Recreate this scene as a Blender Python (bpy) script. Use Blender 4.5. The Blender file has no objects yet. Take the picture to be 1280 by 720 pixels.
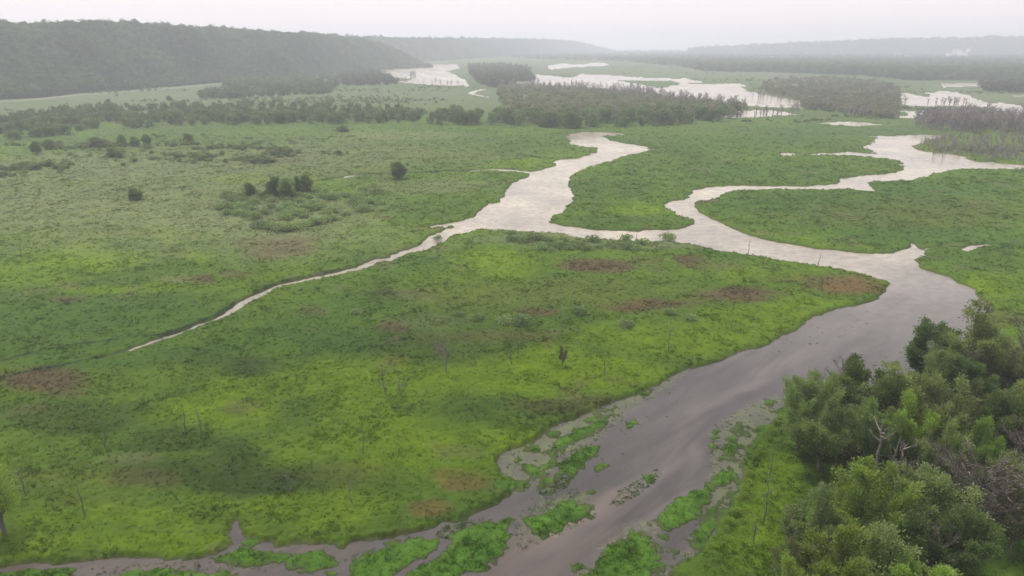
import bpy, math, random
import numpy as np
from mathutils import Vector
random.seed(7)
R = np.random.default_rng(11)
scene = bpy.context.scene
COL = scene.collection

# ------------------------------------------------------------------ camera geometry
H = 80.0
F = 888.9
HORIZON = 55.0
PITCH = math.atan((360 - HORIZON) / F)

cam_d = bpy.data.cameras.new('camera')
cam_d.sensor_width = 36; cam_d.lens = 25
cam_d.clip_start = 1; cam_d.clip_end = 40000
cam = bpy.data.objects.new('camera', cam_d)
cam.location = (0, 0, H)
cam.rotation_euler = (math.pi / 2 - PITCH, 0, 0)
COL.objects.link(cam)
scene.camera = cam
CP, SP = math.cos(PITCH), math.sin(PITCH)

def unproj(px, py, z=0.0):
    """where the sight line through a photo point (1280x720) meets the level z"""
    px = np.asarray(px, float); py = np.asarray(py, float)
    u = (px - 640) / F; v = (360 - py) / F
    dy = CP + v * SP; dz = -SP + v * CP; dx = u
    t = (z - H) / dz
    return dx * t, dy * t

def proj(x, y, z):
    zz = z - H
    d = y * CP - zz * SP
    d = np.where(d > 1, d, 1)
    up = y * SP + zz * CP
    return 640 + F * x / d, 360 - F * up / d

def height_for(px, pyb, pyt, zb=0.5):
    x, y = unproj(px, pyb, zb)
    v = (360 - pyt) / F
    k = (-SP + v * CP) / (CP + v * SP)
    return float(x), float(y), float(H + y * k - zb)

# ------------------------------------------------------------------ noise
def _hash(i, j, seed):
    n = (i.astype(np.int64) * 374761393 + j.astype(np.int64) * 668265263 + seed * 144269) & 0xffffffff
    n = ((n ^ (n >> 13)) * 1274126177) & 0xffffffff
    n = (n ^ (n >> 16)) & 0xffffffff
    return n.astype(np.float64) / 4294967295.0

def vnoise(x, y, seed=0):
    xi = np.floor(x); yi = np.floor(y)
    fx = x - xi; fy = y - yi
    fx = fx * fx * (3 - 2 * fx); fy = fy * fy * (3 - 2 * fy)
    a = _hash(xi, yi, seed); b = _hash(xi + 1, yi, seed)
    c = _hash(xi, yi + 1, seed); d = _hash(xi + 1, yi + 1, seed)
    return (a + (b - a) * fx) * (1 - fy) + (c + (d - c) * fx) * fy

def fbm(x, y, scale, octv=4, seed=0, gain=0.5):
    """-1..1 noise, first octave of the given size in metres"""
    s = 0; amp = 1; tot = 0
    x = x / scale; y = y / scale
    for o in range(octv):
        s = s + amp * (vnoise(x + 17.3 * o, y - 9.1 * o, seed + o) * 2 - 1)
        tot += amp; amp *= gain
        x, y = (x * 1.6 - y * 1.2), (x * 1.2 + y * 1.6)
    return s / tot

def sstep(a, b, x):
    t = np.clip((x - a) / (b - a), 0, 1)
    return t * t * (3 - 2 * t)

# ------------------------------------------------------------------ shorelines (traced outlines, put on the ground)
WATER = [
 # main river: upper channel, confluence, right arm, wide bend and the near reach
 [(709,173),(714,180),(728,183),(744,185),(747,190),(727,196.5),(708,199),(690,202.5),(694,206),(680,211),(663,217),(662,220),
  (650,225),(640,230),(633,237),(630,245),(623,252),(606,258.5),(593,270),(583,276),(560,279),(536,283),(540,285),(566,284),(552,290),(542.6,293.7),(526,305.5),
  (508,312),(492,318),(489,322),(470,324),(458,328),(446,336),(440,340),(452,338),(468.7,329.5),(485,327.5),(502,321),(520,316.5),(536,311),(548,305),(559,299.5),(573,293.2),(599.7,288),(633,288.7),
  (643,290.6),(704,292.5),(717,297.8),(747.5,299.5),(788,301.5),(855,305),(883.6,311),(927,318.5),(984,326.5),(1038,335.5),(1085,345),
  (1108,353),(1112,359),(1110,366),(1092,377),(1065,382.8),(1038,389.5),(1008,401),(992,413),(977.6,423),(951,433),(917,443),(883.6,456.7),
  (850,465.7),(825,480),(794.5,493.4),(770,503),(754,511),(717,525),(697,532),(680,545),(667,554),(640,560),(623,569),(621,580),(627,592),(640,598),(653,606),(640,618),(626.5,628),
  (606,636),(576,651),(536,661),(509,666),(468.7,675),(440,680),(426.6,685),(410,681),(393,680),(379.6,677),(359,684),(345,687),(332.6,678),(312,676),(299,667),(295,648),(292,662),
  (290,680),(268.7,693),(235,699),(168,695.7),(124,697),(111,702),(85,704),(60.5,704),(27,703),(0,711),(-60,722),(-200,760),(-200,860),(700,860),(790,765),
  (830,722),(850,702),(870,688),(887,668),(904,638),(924,614),(929,591),(930.6,557),(948,541),(961,530),(974,517),(981,503),(1010,497),(1060,488),(1110,478),
  (1150,462),(1190,440),(1215,412),(1228,393),(1246,388),(1226,374),(1213,359),(1186,346),(1149,334),(1145.6,324),(1154,319),(1148,311),(1142,305.5),(1135.5,312),
  (1105,317),(1068,317),(1018,310.5),(967.6,302),(930.6,293.7),(910.5,283.7),(880,270),(867,258),(872,253),(898,246),(917,238.7),(960,237),(1010,237),(1050,237),(1090,238.5),(1087,231),
  (1085,228.4),(1110,226.5),(1139,225),(1159,220),(1186,213),(1230,211.5),(1280,211.6),(1340,214),(1340,209.5),(1280,206.3),(1250,204),(1219.5,201.5),(1192.6,195),(1165,191),(1152,190),(1142,183),(1160,176),(1186,169.6),
  (1152,168),(1110,170),(1082,170.6),(1098.6,173),(1090,179),(1082,184.7),(1094,191.5),(1075,191),(1058,190),(1040,191.5),(1004,192),(1004.5,193.3),(1051.5,193.7),(1080,196),(1105,198),(1129,201.5),
  (1126,206),(1129,211.6),(1118,216),(1102,218),(1075,220),(1051.5,223.4),(1050,227),(1048,230),(1020,232),(991,233),(951,233),(910.5,231.8),(885,235),(867,238.5),(864,244),(855,250),(838,252),
  (826.4,256.8),(832,261),(841.5,265),(850,270),(867,276),(867,282),(850,286.4),(794.5,289),(744,287.7),(704,283),(686,278),(687,273.6),(704,265),(712,256),(717,246.7),(713,235),(710.5,226.7),
  (716,220),(724,215),(738,208),(754,203),(781,196.5),(800,191),(813,187),(808,184),(790,181),(761,175.5),(754,170.5),(768,169.5),(782,168),(780,166.6),(762,165.8),(727,165),(712,168)],
 # left lake
 [(482,88),(509,82.3),(536,80.6),(573,80),(573,85.6),(559,89),(583,100.8),(583,107.5),(560,107),(536,105.8),(499,102.5),(520,99),(497,97.4),(482,92)],
 # middle lake
 [(633,103.5),(667,100.8),(672,98),(662,92.4),(680,94),(714,97.4),(727,92.4),(761,94),(794,96.5),(841.5,97.2),(840,101.4),(771,100.6),(791,104),(828,110.5),(838,107.5),(850,105),
  (897,104.8),(930.6,104.8),(928,109),(934,114),(961,119),(998,126),(1004.5,136),(967.6,134.4),(917,131),(880,128),(848,124),(818,116),(790,113),(744,109.5),(694,106.8)],
 [(870,139),(927,138.4),(961,137.7),(1001,142.8),(961,145.6),(920.5,147.8),(870,145)],
 [(683,83),(700,79.5),(727,80.5),(740,78.5),(761,79),(761,82),(714,84.5),(690,87)],
 [(598,79.5),(612,80),(627,83),(612,83.5)],
 [(832,99),(858,98),(880,103),(850,104.5)],
 # right lake
 [(1125.5,116),(1140,117),(1152,120),(1163,121),(1158,116),(1186,113.5),(1213,119),(1222,125),(1233,128.5),(1253,129),(1280,132.4),(1350,138),(1350,152),(1280,145),(1246,137),(1226,132.7),(1186,132.7),(1139,132.7),(1125.5,129)],
 [(1118,137.7),(1152,138.6),(1166,144.4),(1140,148),(1123,147),(1140,143)],
 [(1177.5,104.4),(1215,103.6),(1253,105.5),(1255,109),(1215,108),(1180,109)],
 [(1270,119),(1290,118),(1290,122),(1268,121)],
 [(1018,154.5),(1058,151.5),(1108,156),(1065,157.6)],
 [(975,193),(981,190.8),(999,191),(997,193.4),(983,195)],
 [(1155,191.5),(1180,192),(1222,197.5),(1180,196)],
 [(1203,311),(1215,307),(1233,305.5),(1240,307),(1215,310.5),(1206,313)],
 [(428,222),(436,219.5),(448,219),(444,221),(434,223)],
]
CREEKS = [
 ([(445,337),(425,342),(386,350),(349,358),(322,370),(305,378),(296,384),(283,394),(268,400),(247,407.5),(222,418),(188,429),(158,440),(127,449)],
  [4.0,3.4,3.2,2.2,2.2,3.4,2.6,1.6,1.4,2.3,1.4,1.4,1.1,.6]),
 ([(606,111.5),(594,114),(588,117),(600,119.5),(613,122)], [14,12,10,8,5]),
 ([(663,216),(640,213.4),(617,212.6),(600,213.5),(576,215)], [5,6.5,7.5,5,2]),
 ([(1150,313),(1175,308),(1205,310)], [.8,.5,.3]),
]
MATS = [
 [(746,559),(727,560.6),(704,581),(672,606),(670,611),(694,601),(720.6,591),(741,571)],
 [(660,601),(673.6,584),(694,574),(694,581),(670,597.6)],
 [(673.6,569),(690,558),(704,545.5),(727,533),(761,526),(734,544),(694,564)],
 [(779,534),(794.5,522),(799.5,530),(784,537)],
 [(736,589),(754,577),(756,586),(745,590)],
 [(657,648),(687,634.5),(717,628),(737,634.5),(737,644.6),(707,658),(680,671),(668,666)],
 [(559,668),(599.7,653),(640,651),(636.6,685),(613,701.7),(586,715),(573,731),(500,735),(506,716),(536,701.7),(559,688)],
 [(445,695),(485.5,678),(526,671.5),(549,675),(549,688),(519,701.7),(492,718.5),(489,735),(432,735),(438,708)],
 [(822,652),(836,634),(858,618),(883.6,604),(893.7,611),(883.6,626),(867,646),(850,655),(834,660)],
 [(735,712),(761,688),(794.5,666),(814.6,675),(821,698),(815,735),(700,740)],
 [(884,557),(893,538),(898,535),(896,550),(890,564)],
 [(262,698),(302,686),(332.6,693),(403,690),(427,701.7),(420,716),(336,706),(299,709)],
 [(148,716),(201.6,711.5),(285.5,716),(282,730),(148,730)],
 [(-60,724),(0,716.5),(33.6,712.5),(94,714.5),(120,738),(-60,760)],
 [(104,711),(112,709.5),(120,711),(112,713.5)],
 [(892,598),(905,590),(918,594),(912,604),(898,606)],
 [(868,668),(882,655),(894,650),(890,664),(876,676)],
 [(906,560),(914,548),(922,546),(918,558),(910,568)],
 [(306,677),(313,673),(320,678),(312,684)],
 [(1080,374),(1093,371),(1099,373),(1090,376)],
]
SCUM = [
 ([(617,602),(618,575),(655,551),(700,529),(750,509),(800,489),(845,462),(862,452),(860,470),(820,494),(775,526),(735,560),(690,592),(665,612),(640,618)],.85),
 ([(976,490),(985,520),(960,548),(940,562),(935,620),(905,655),(872,700),(838,706),(868,655),(884,615),(884,560),(895,528),(935,505)],.75),
 ([(762,632),(775,612),(800,598),(822,585),(828,592),(800,618),(775,634)],.62),
 ([(650,640),(690,618),(740,612),(748,640),(710,665),(650,690),(640,668)],.75),
 ([(540,668),(570,652),(606,648),(600,662),(560,675)],.7),
 ([(668,612),(700,598),(722,592),(705,612),(680,622)],.85),
 ([(770,585),(790,560),(812,548),(806,570),(780,592)],.35),
 ([(1050,440),(1085,425),(1115,420),(1100,440)],.3),
 ([(285,655),(300,650),(345,680),(345,700),(280,700)],.35),
 ([(180,705),(240,700),(320,706),(330,725),(180,725)],.3),
 ([(690,745),(760,660),(830,640),(840,720),(800,760)],.55),
]

SPARSE = [
 ([(760,634),(774,610),(800,596),(824,583),(832,592),(802,620),(776,636)], -.5),
 ([(838,712),(862,668),(888,625),(902,585),(900,550),(925,520),(965,500),(985,515),(962,545),(938,565),(936,620),(908,660),(878,700),(850,725)], -.2),
 ([(618,612),(630,570),(690,535),(750,512),(812,484),(850,466),(822,492),(776,524),(735,556),(690,592),(655,615)], -.3),
 ([(636,702),(640,655),(680,628),(740,606),(760,616),(742,650),(700,672)], -.9),
 ([(540,672),(575,654),(640,640),(662,650),(640,690),(600,700)], -.3),
 ([(655,625),(690,600),(735,585),(745,596),(700,618)], -.8),
 ([(690,720),(740,680),(790,650),(830,640),(846,665),(840,720),(820,760),(690,760)], -.9),
 ([(60,716),(160,706),(300,700),(430,688),(560,672),(560,690),(440,716),(300,724),(60,726)], -.9),
 ([(250,700),(290,676),(350,690),(420,684),(430,700),(260,712)], -.3),
]
def poly_sd(X, Y, poly, pad):
    """signed distance, positive inside"""
    P = np.array(poly, float)
    px, py = unproj(P[:, 0], P[:, 1])
    out = np.full(X.shape, -1e4)
    m = (X > px.min() - pad) & (X < px.max() + pad) & (Y > py.min() - pad) & (Y < py.max() + pad)
    idx = np.nonzero(m)[0]
    if len(idx) == 0: return out
    x = X[idx]; y = Y[idx]
    d2 = np.full(x.shape, 1e12); inside = np.zeros(x.shape, bool)
    n = len(px)
    for i in range(n):
        ax, ay = px[i], py[i]; bx, by = px[(i + 1) % n], py[(i + 1) % n]
        ex, ey = bx - ax, by - ay
        t = np.clip(((x - ax) * ex + (y - ay) * ey) / (ex * ex + ey * ey + 1e-9), 0, 1)
        d2 = np.minimum(d2, (x - ax - t * ex) ** 2 + (y - ay - t * ey) ** 2)
        c = (ay > y) != (by > y)
        if abs(ey) > 1e-9:
            inside ^= c & (x < (bx - ax) * (y - ay) / ey + ax)
    out[idx] = np.sqrt(d2) * np.where(inside, 1, -1)
    return out

def creek_sd(X, Y, pts, ws, pad=30):
    P = np.array(pts, float); px, py = unproj(P[:, 0], P[:, 1])
    out = np.full(X.shape, -1e4)
    m = (X > px.min() - pad) & (X < px.max() + pad) & (Y > py.min() - pad) & (Y < py.max() + pad)
    idx = np.nonzero(m)[0]; x = X[idx]; y = Y[idx]
    best = np.full(x.shape, -1e4)
    for i in range(len(px) - 1):
        ax, ay = px[i], py[i]; ex, ey = px[i + 1] - ax, py[i + 1] - ay
        t = np.clip(((x - ax) * ex + (y - ay) * ey) / (ex * ex + ey * ey + 1e-9), 0, 1)
        d = np.sqrt((x - ax - t * ex) ** 2 + (y - ay - t * ey) ** 2)
        best = np.maximum(best, (ws[i] * (1 - t) + ws[i + 1] * t) / 2 - d)
    out[idx] = best
    return out

def shore(X, Y):
    """>0 on land, <0 on water, in metres; second value: >0 inside a floating plant mat"""
    D = np.hypot(X, Y)
    w = np.full(X.shape, -1e4)
    for p in WATER: w = np.maximum(w, poly_sd(X, Y, p, 90))
    n_big = fbm(X, Y, 7.0, 4, 3) * np.clip(D * 0.008, 1.0, 12)
    w = w + n_big + 1.0 * fbm(X, Y, 2.0, 3, 9, .7)
    for p, ws in CREEKS: w = np.maximum(w, creek_sd(X, Y, p, ws) + 1.1 * fbm(X, Y, 3.0, 3, 5))
    mat = np.full(X.shape, -1e4)
    for p in MATS: mat = np.maximum(mat, poly_sd(X, Y, p, 30))
    mat = mat + 1.9 * fbm(X, Y, 4.0, 5, 21, .72) + .9 * fbm(X, Y, 1.3, 2, 23) + .25
    for p, bias in SPARSE:
        e = np.minimum(poly_sd(X, Y, p, 20), 1.5)
        mat = np.maximum(mat, np.where(e > -3, e * .5 + bias - .6 + 2.6 * fbm(X * .8 + Y * .45, Y * .8 - X * .45, 3.4, 4, 27, .65), -1e4))
    s = -w
    return np.maximum(s, mat), mat, -w

BROWN = (0.076, 0.061, 0.030); RUST = (0.108, 0.074, 0.032)
LIME = (0.102, 0.172, 0.006); DARK = (0.030, 0.055, 0.010); DEEP = (0.040, 0.092, 0.015)
OLIVE = (0.085, 0.115, 0.022); SAGE = (0.108, 0.135, 0.060); PALE = (0.145, 0.172, 0.085); TAN = (0.17, 0.16, 0.09)
PATCH = [
 # px, py, rx, ry, colour, weight
 (350,309,50,13,BROWN,1.0),(255,352,24,7,BROWN,.8),(215,354,30,6,TAN,.45),(84,357,24,5,TAN,.5),(75,379,26,5,BROWN,.8),(55,478,58,17,BROWN,1.0),
 (305,345,22,6,BROWN,.5),(740,335,44,9,BROWN,.9),(800,328,30,6,BROWN,.4),(866,327,26,8,BROWN,.8),(1060,357,48,13,RUST,1.0),(1000,350,40,6,BROWN,.5),
 (920,371,55,11,BROWN,.85),(830,384,60,7,BROWN,.7),(790,383,40,6,RUST,.35),(481,411,22,7,BROWN,.95),(530,402,60,9,TAN,.35),(485,366,26,7,BROWN,.5),(630,326,14,4,BROWN,.6),
 (682,393,26,6,BROWN,.8),(678,437,12,7,RUST,.5),(573,600,32,12,RUST,.75),(550,635,26,10,RUST,.6),(540,660,30,7,BROWN,.5),(445,590,30,9,RUST,.5),(405,595,60,10,TAN,.3),
 (600,425,100,10,BROWN,.35),(507,453,14,6,RUST,.4),(350,600,130,28,DARK,.95),(220,598,90,20,DARK,.75),(300,570,50,14,DARK,.6),(200,560,60,14,DARK,.6),(90,520,110,22,DARK,.6),(175,610,50,14,BROWN,.4),(150,580,40,8,TAN,.3),
 (305,462,34,15,DARK,.9),(260,450,60,12,DARK,.5),(470,430,80,14,DARK,.55),(700,503,70,10,BROWN,.45),(760,510,60,14,DARK,.35),(640,510,90,10,DARK,.3),
 (690,365,160,16,OLIVE,.5),(600,380,120,16,OLIVE,.4),(440,600,60,16,OLIVE,.4),(60,600,90,20,OLIVE,.4),(115,640,60,12,OLIVE,.4),
 (100,325,70,16,LIME,.85),(30,345,60,18,LIME,.5),(210,292,60,9,LIME,.55),(250,327,24,8,LIME,.6),(150,365,70,8,LIME,.5),(70,300,60,8,LIME,.3),
 (620,330,60,14,LIME,.8),(585,315,40,10,LIME,.5),(810,265,60,8,LIME,.8),(1240,358,26,14,LIME,.85),(990,295,40,7,LIME,.7),(690,205,60,9,LIME,.3),(640,205,40,8,LIME,.6),
 (270,520,80,22,LIME,.7),(320,490,70,16,LIME,.5),(330,440,60,10,LIME,.4),(470,480,120,26,LIME,.65),(520,560,150,40,LIME,.6),(640,470,110,22,LIME,.8),(740,470,90,22,LIME,.8),
 (830,425,110,18,LIME,.7),(950,400,80,12,LIME,.65),(960,340,70,12,LIME,.35),(680,450,50,14,LIME,.6),(230,690,160,14,LIME,.6),(140,655,120,14,LIME,.5),(400,640,90,18,LIME,.5),(470,520,60,16,LIME,.5),(1020,385,50,6,LIME,.7),
 (120,400,170,26,DEEP,.5),(160,440,160,20,DEEP,.5),(380,430,110,26,DEEP,.6),(440,380,80,22,DEEP,.55),(480,330,70,12,DEEP,.5),(570,305,40,8,DEEP,.3),(540,400,60,12,DEEP,.4),
 (570,450,60,14,DARK,.3),(600,235,80,8,DEEP,.4),(900,300,30,8,DEEP,.2),(1050,290,120,14,DEEP,.5),(1180,300,120,14,DEEP,.6),(1000,255,160,14,DEEP,.55),(1200,240,120,20,DEEP,.5),(880,250,18,5,BROWN,.8),
 (1150,270,160,20,BROWN,.18),(960,215,110,14,DEEP,.6),(900,180,160,12,DEEP,.5),(1040,165,120,8,DEEP,.6),(1200,185,120,10,OLIVE,.6),(780,225,60,20,DEEP,.45),
 (60,240,260,40,SAGE,.7),(250,210,220,24,SAGE,.7),(470,190,160,20,SAGE,.55),(200,260,260,24,SAGE,.5),(340,275,120,26,SAGE,.9),(600,180,130,10,DEEP,.3),
 (250,300,300,30,PALE,.30),(100,270,200,30,PALE,.25),(300,225,50,5,LIME,.4),(390,228,30,5,LIME,.4),(340,200,50,8,BROWN,.3),(540,235,90,10,SAGE,.6),(500,170,90,5,PALE,.4),
 (170,122,220,7,PALE,.9),(260,113,60,6,PALE,1.0),(60,137,200,6,PALE,.7),(600,125,160,14,SAGE,.7),(500,118,100,8,PALE,.4),(700,90,120,4,SAGE,.7),(850,92,140,5,PALE,.7),(985,97,40,2.5,TAN,1.0),
 (1240,108,90,6,PALE,.7),(1230,122,60,8,PALE,.8),(690,300,80,10,SAGE,.8),(830,307,100,6,SAGE,.8),
 (985,600,50,40,DEEP,.2),(1060,565,45,18,BROWN,.6),(1180,690,140,50,DEEP,.7),(1100,620,60,20,BROWN,.5),(1200,500,160,60,DEEP,.5),(960,640,40,60,LIME,.45),(975,590,25,20,LIME,.3),(1240,410,70,20,LIME,.3),(1250,405,30,12,BROWN,.4)]

DITCH_BANK_SHADE = [([(222,416.5),(188,423),(140,428),(101,433),(44,443),(0,455),(-60,468)], 1.0), ([(150,442),(128,448),(67,462),(0,476),(-60,488)], 1.1),
 ([(380,229),(425,223),(450,219),(500,217.5),(540,216),(576,214.5),(640,212)], 2.6), ([(428,338),(386,346.5),(349,354.5),(322,366),(296,380),(268,397),(222,414.5),(188,426)], 1.0),  # last line here: shaded side of the creek's far bank, painted dark
 ([(880,273),(910,287),(967,305),(1018,313),(1068,319.5),(1105,320),(1140,315)], .1)]  # far bank of the river, its shaded side put into the colour
def land_colour(X, Y, mat=None):
    D = np.hypot(X, Y)
    wsc = np.clip(D / 300.0, .6, 8)
    n1 = fbm(X, Y, 24.0, 4, 40); n2 = fbm(X, Y, 24.0, 4, 50)
    wx = X + n1 * 9 * wsc; wy = Y + n2 * 9 * wsc
    px, py = proj(wx, wy, 0.0)
    base = np.array([0.053, 0.100, 0.013])
    C = np.tile(base, (len(X), 1))
    m = sstep(-.5, .5, fbm(X, Y, 45.0, 4, 60))[:, None]
    C = C * (1 - m) + np.array([0.073, 0.128, 0.013]) * m
    rag = .75 * fbm(X, Y, 13.0, 4, 64, .65)
    for (cx, cy, rx, ry, c, w) in PATCH:
        e = ((px - cx) / rx) ** 2 + ((py - cy) / ry) ** 2
        e = e + rag * np.clip(e * 2, 0, 1) * (1 if c in (BROWN, RUST) else .8)
        if c in (BROWN, RUST): w = min(1.0, w * 1.2)
        g = (w * np.clip(1.25 - e * .75, 0, 1) ** 1.0)[:, None]
        g = np.clip(g, 0, 1)
        C = C * (1 - g) + np.array(c) * g
    for line, hw in DITCH_BANK_SHADE:
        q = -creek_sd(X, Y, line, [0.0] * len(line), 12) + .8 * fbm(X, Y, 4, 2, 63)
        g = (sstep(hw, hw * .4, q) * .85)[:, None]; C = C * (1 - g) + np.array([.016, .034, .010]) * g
    # small stands of other plants
    a = fbm(X, Y, 11.0, 3, 70); b = fbm(X, Y, 5.0, 3, 80); c3 = fbm(X, Y, 16.0, 3, 90)
    g = (sstep(.1, .7, a) * .40)[:, None]; C = C * (1 - g) + C * np.array([1.35, 1.25, .8]) * g
    g = (sstep(.1, .7, b) * .30)[:, None]; C = C * (1 - g) + C * np.array([.66, .70, .62]) * g
    g = (sstep(.35, .6, c3) * .45)[:, None]; C = C * (1 - g) + np.array([.10, .098, .045]) * g
    C = C * (1 + .22 * fbm(X, Y, 2.6, 3, 95, .7))[:, None]
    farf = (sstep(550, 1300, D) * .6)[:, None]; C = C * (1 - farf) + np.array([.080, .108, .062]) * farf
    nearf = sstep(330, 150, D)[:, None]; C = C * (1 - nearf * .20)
    if mat is not None:
        g = (sstep(-.3, .3, mat) * .9)[:, None]
        C = C * (1 - g) + np.array([0.048, 0.108, 0.014]) * (1 + .55 * fbm(X, Y, 2.0, 3, 99))[:, None] * g
    return C

def land_height(X, Y, s, mat, land):
    D = np.hypot(X, Y)
    far = np.clip(1 - (D - 600) / 1500, .25, 1)
    h = .75 + .25 * fbm(X, Y, 30, 3, 101)
    x2 = X + 3 * fbm(X, Y, 9, 2, 7)
    rid = 1 - np.abs(fbm(x2, Y * 1.7, 4.2, 3, 111))
    bump = (.42 * (rid - .6) + .20 * fbm(X, Y, 1.5, 3, 121)) * far
    h = np.where(mat > land, .22, h)
    z = sstep(0, 1.3, s) * h + sstep(.2, 1.6, s) * bump * np.where(mat > land, .5, 1.0)
    z = np.where(s > 0, np.maximum(z, .02 + .18 * sstep(0, .5, s)), -.7 * sstep(0, 1.5, -s) - .02)
    return z

# ------------------------------------------------------------------ helpers for objects and materials
def tag(o, label=None, cat=None, group=None, kind=None):
    if label: o['label'] = label
    if cat: o['category'] = cat
    if group: o['group'] = group
    if kind: o['kind'] = kind
    return o

def mesh_np(name, V, Q, mat=None, smooth=False):
    """V (n,3), Q (m,4) or (m,3) index array"""
    V = np.ascontiguousarray(V, np.float32); Q = np.ascontiguousarray(Q, np.int32)
    me = bpy.data.meshes.new(name)
    k = Q.shape[1] if len(Q) else 4
    me.vertices.add(len(V)); me.vertices.foreach_set('co', V.ravel())
    me.loops.add(Q.size); me.loops.foreach_set('vertex_index', Q.ravel())
    me.polygons.add(len(Q)); me.polygons.foreach_set('loop_start', np.arange(0, Q.size, k, dtype=np.int32))
    if smooth: me.polygons.foreach_set('use_smooth', np.ones(len(Q), bool))
    me.update(calc_edges=True)
    if mat: me.materials.append(mat)
    return me

def add_obj(name, me, parent=None, loc=(0, 0, 0)):
    o = bpy.data.objects.new(name, me); COL.objects.link(o)
    o.location = loc
    if parent: o.parent = parent
    return o

def put_attr(me, name, arr, kind='FLOAT'):
    a = me.attributes.new(name, kind, 'POINT')
    if kind == 'FLOAT': a.data.foreach_set('value', np.ascontiguousarray(arr, np.float32))
    elif kind == 'FLOAT_VECTOR': a.data.foreach_set('vector', np.ascontiguousarray(arr, np.float32).ravel())
    else:
        c = np.ones((len(arr), 4), np.float32); c[:, :3] = arr
        a.data.foreach_set('color', c.ravel())

class NT:
    def __init__(s, name):
        s.m = bpy.data.materials.new(name); s.m.use_nodes = True
        s.t = s.m.node_tree; s.t.nodes.clear()
        s.out = s.t.nodes.new('ShaderNodeOutputMaterial')
    def n(s, typ, **kw):
        nd = s.t.nodes.new(typ)
        for k, v in kw.items():
            if k.startswith('i_'): nd.inputs[k[2:].replace('_', ' ')].default_value = v
            else: setattr(nd, k, v)
        return nd
    def l(s, a, b): s.t.links.new(a, b)
    def noise(s, scale, detail=4, rough=.5, vec=None, dist=0.0):
        nd = s.n('ShaderNodeTexNoise'); nd.inputs['Scale'].default_value = scale
        nd.inputs['Detail'].default_value = detail; nd.inputs['Roughness'].default_value = rough
        nd.inputs['Distortion'].default_value = dist
        if vec is not None: s.l(vec, nd.inputs['Vector'])
        return nd.outputs['Fac']
    def ramp(s, src, a, b, lo=0.0, hi=1.0):
        nd = s.n('ShaderNodeMapRange'); nd.inputs[1].default_value = a; nd.inputs[2].default_value = b
        nd.inputs[3].default_value = lo; nd.inputs[4].default_value = hi
        s.l(src, nd.inputs[0]); return nd.outputs[0]
    def math(s, op, a, b=None):
        nd = s.n('ShaderNodeMath', operation=op)
        for i, v in enumerate((a, b)):
            if v is None: continue
            if isinstance(v, (int, float)): nd.inputs[i].default_value = v
            else: s.l(v, nd.inputs[i])
        return nd.outputs[0]
    def mix(s, f, a, b, blend='MIX'):
        nd = s.n('ShaderNodeMix', data_type='RGBA', blend_type=blend)
        for i, v in ((0, f), (6, a), (7, b)):
            if isinstance(v, (int, float)): nd.inputs[i].default_value = v
            elif isinstance(v, tuple): nd.inputs[i].default_value = (*v, 1)
            else: s.l(v, nd.inputs[i])
        return nd.outputs[2]

def leaf_mat(name, c1, c2, trans=.42, inst=False, rough=.65):
    k = NT(name)
    if inst:
        at = k.n('ShaderNodeAttribute', attribute_type='INSTANCER', attribute_name='tint'); base = at.outputs['Color']
        v = k.n('ShaderNodeAttribute', attribute_name='lv')
        col = k.mix(1.0, base, k.mix(v.outputs['Fac'], (.70, .74, .70), (1.38, 1.32, 1.05)), 'MULTIPLY')
    else:
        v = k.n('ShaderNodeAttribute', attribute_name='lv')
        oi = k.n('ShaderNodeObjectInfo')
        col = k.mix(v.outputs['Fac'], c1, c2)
        hs = k.n('ShaderNodeHueSaturation'); k.l(col, hs.inputs['Color'])
        k.l(k.ramp(oi.outputs['Random'], 0, 1, .485, .515), hs.inputs['Hue'])
        k.l(k.ramp(k.math('FRACT', k.math('MULTIPLY', oi.outputs['Random'], 7.3)), 0, 1, .75, 1.2), hs.inputs['Value'])
        col = hs.outputs['Color']
    p = k.n('ShaderNodeBsdfPrincipled'); k.l(col, p.inputs['Base Color'])
    p.inputs['Roughness'].default_value = rough; p.inputs['Specular IOR Level'].default_value = .25
    if trans > 0:
        t = k.n('ShaderNodeBsdfTranslucent'); k.l(k.mix(1.0, col, (1.15, 1.25, .6), 'MULTIPLY'), t.inputs['Color'])
        ms = k.n('ShaderNodeMixShader'); ms.inputs[0].default_value = trans
        k.l(p.outputs[0], ms.inputs[1]); k.l(t.outputs[0], ms.inputs[2]); k.l(ms.outputs[0], k.out.inputs[0])
    else: k.l(p.outputs[0], k.out.inputs[0])
    return k.m

def bark_mat(name, c1, c2):
    k = NT(name)
    tc = k.n('ShaderNodeTexCoord')
    f = k.noise(1.3, 6, .7, tc.outputs['Object'])
    oi = k.n('ShaderNodeObjectInfo')
    col = k.mix(k.ramp(f, .35, .65), c1, c2)
    col = k.mix(k.ramp(oi.outputs['Random'], 0, 1, 0, .35), col, (c1[0] * .5, c1[1] * .5, c1[2] * .5))
    p = k.n('ShaderNodeBsdfPrincipled'); k.l(col, p.inputs['Base Color']); p.inputs['Roughness'].default_value = .9
    p.inputs['Specular IOR Level'].default_value = .15
    k.l(p.outputs[0], k.out.inputs[0]); return k.m

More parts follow.
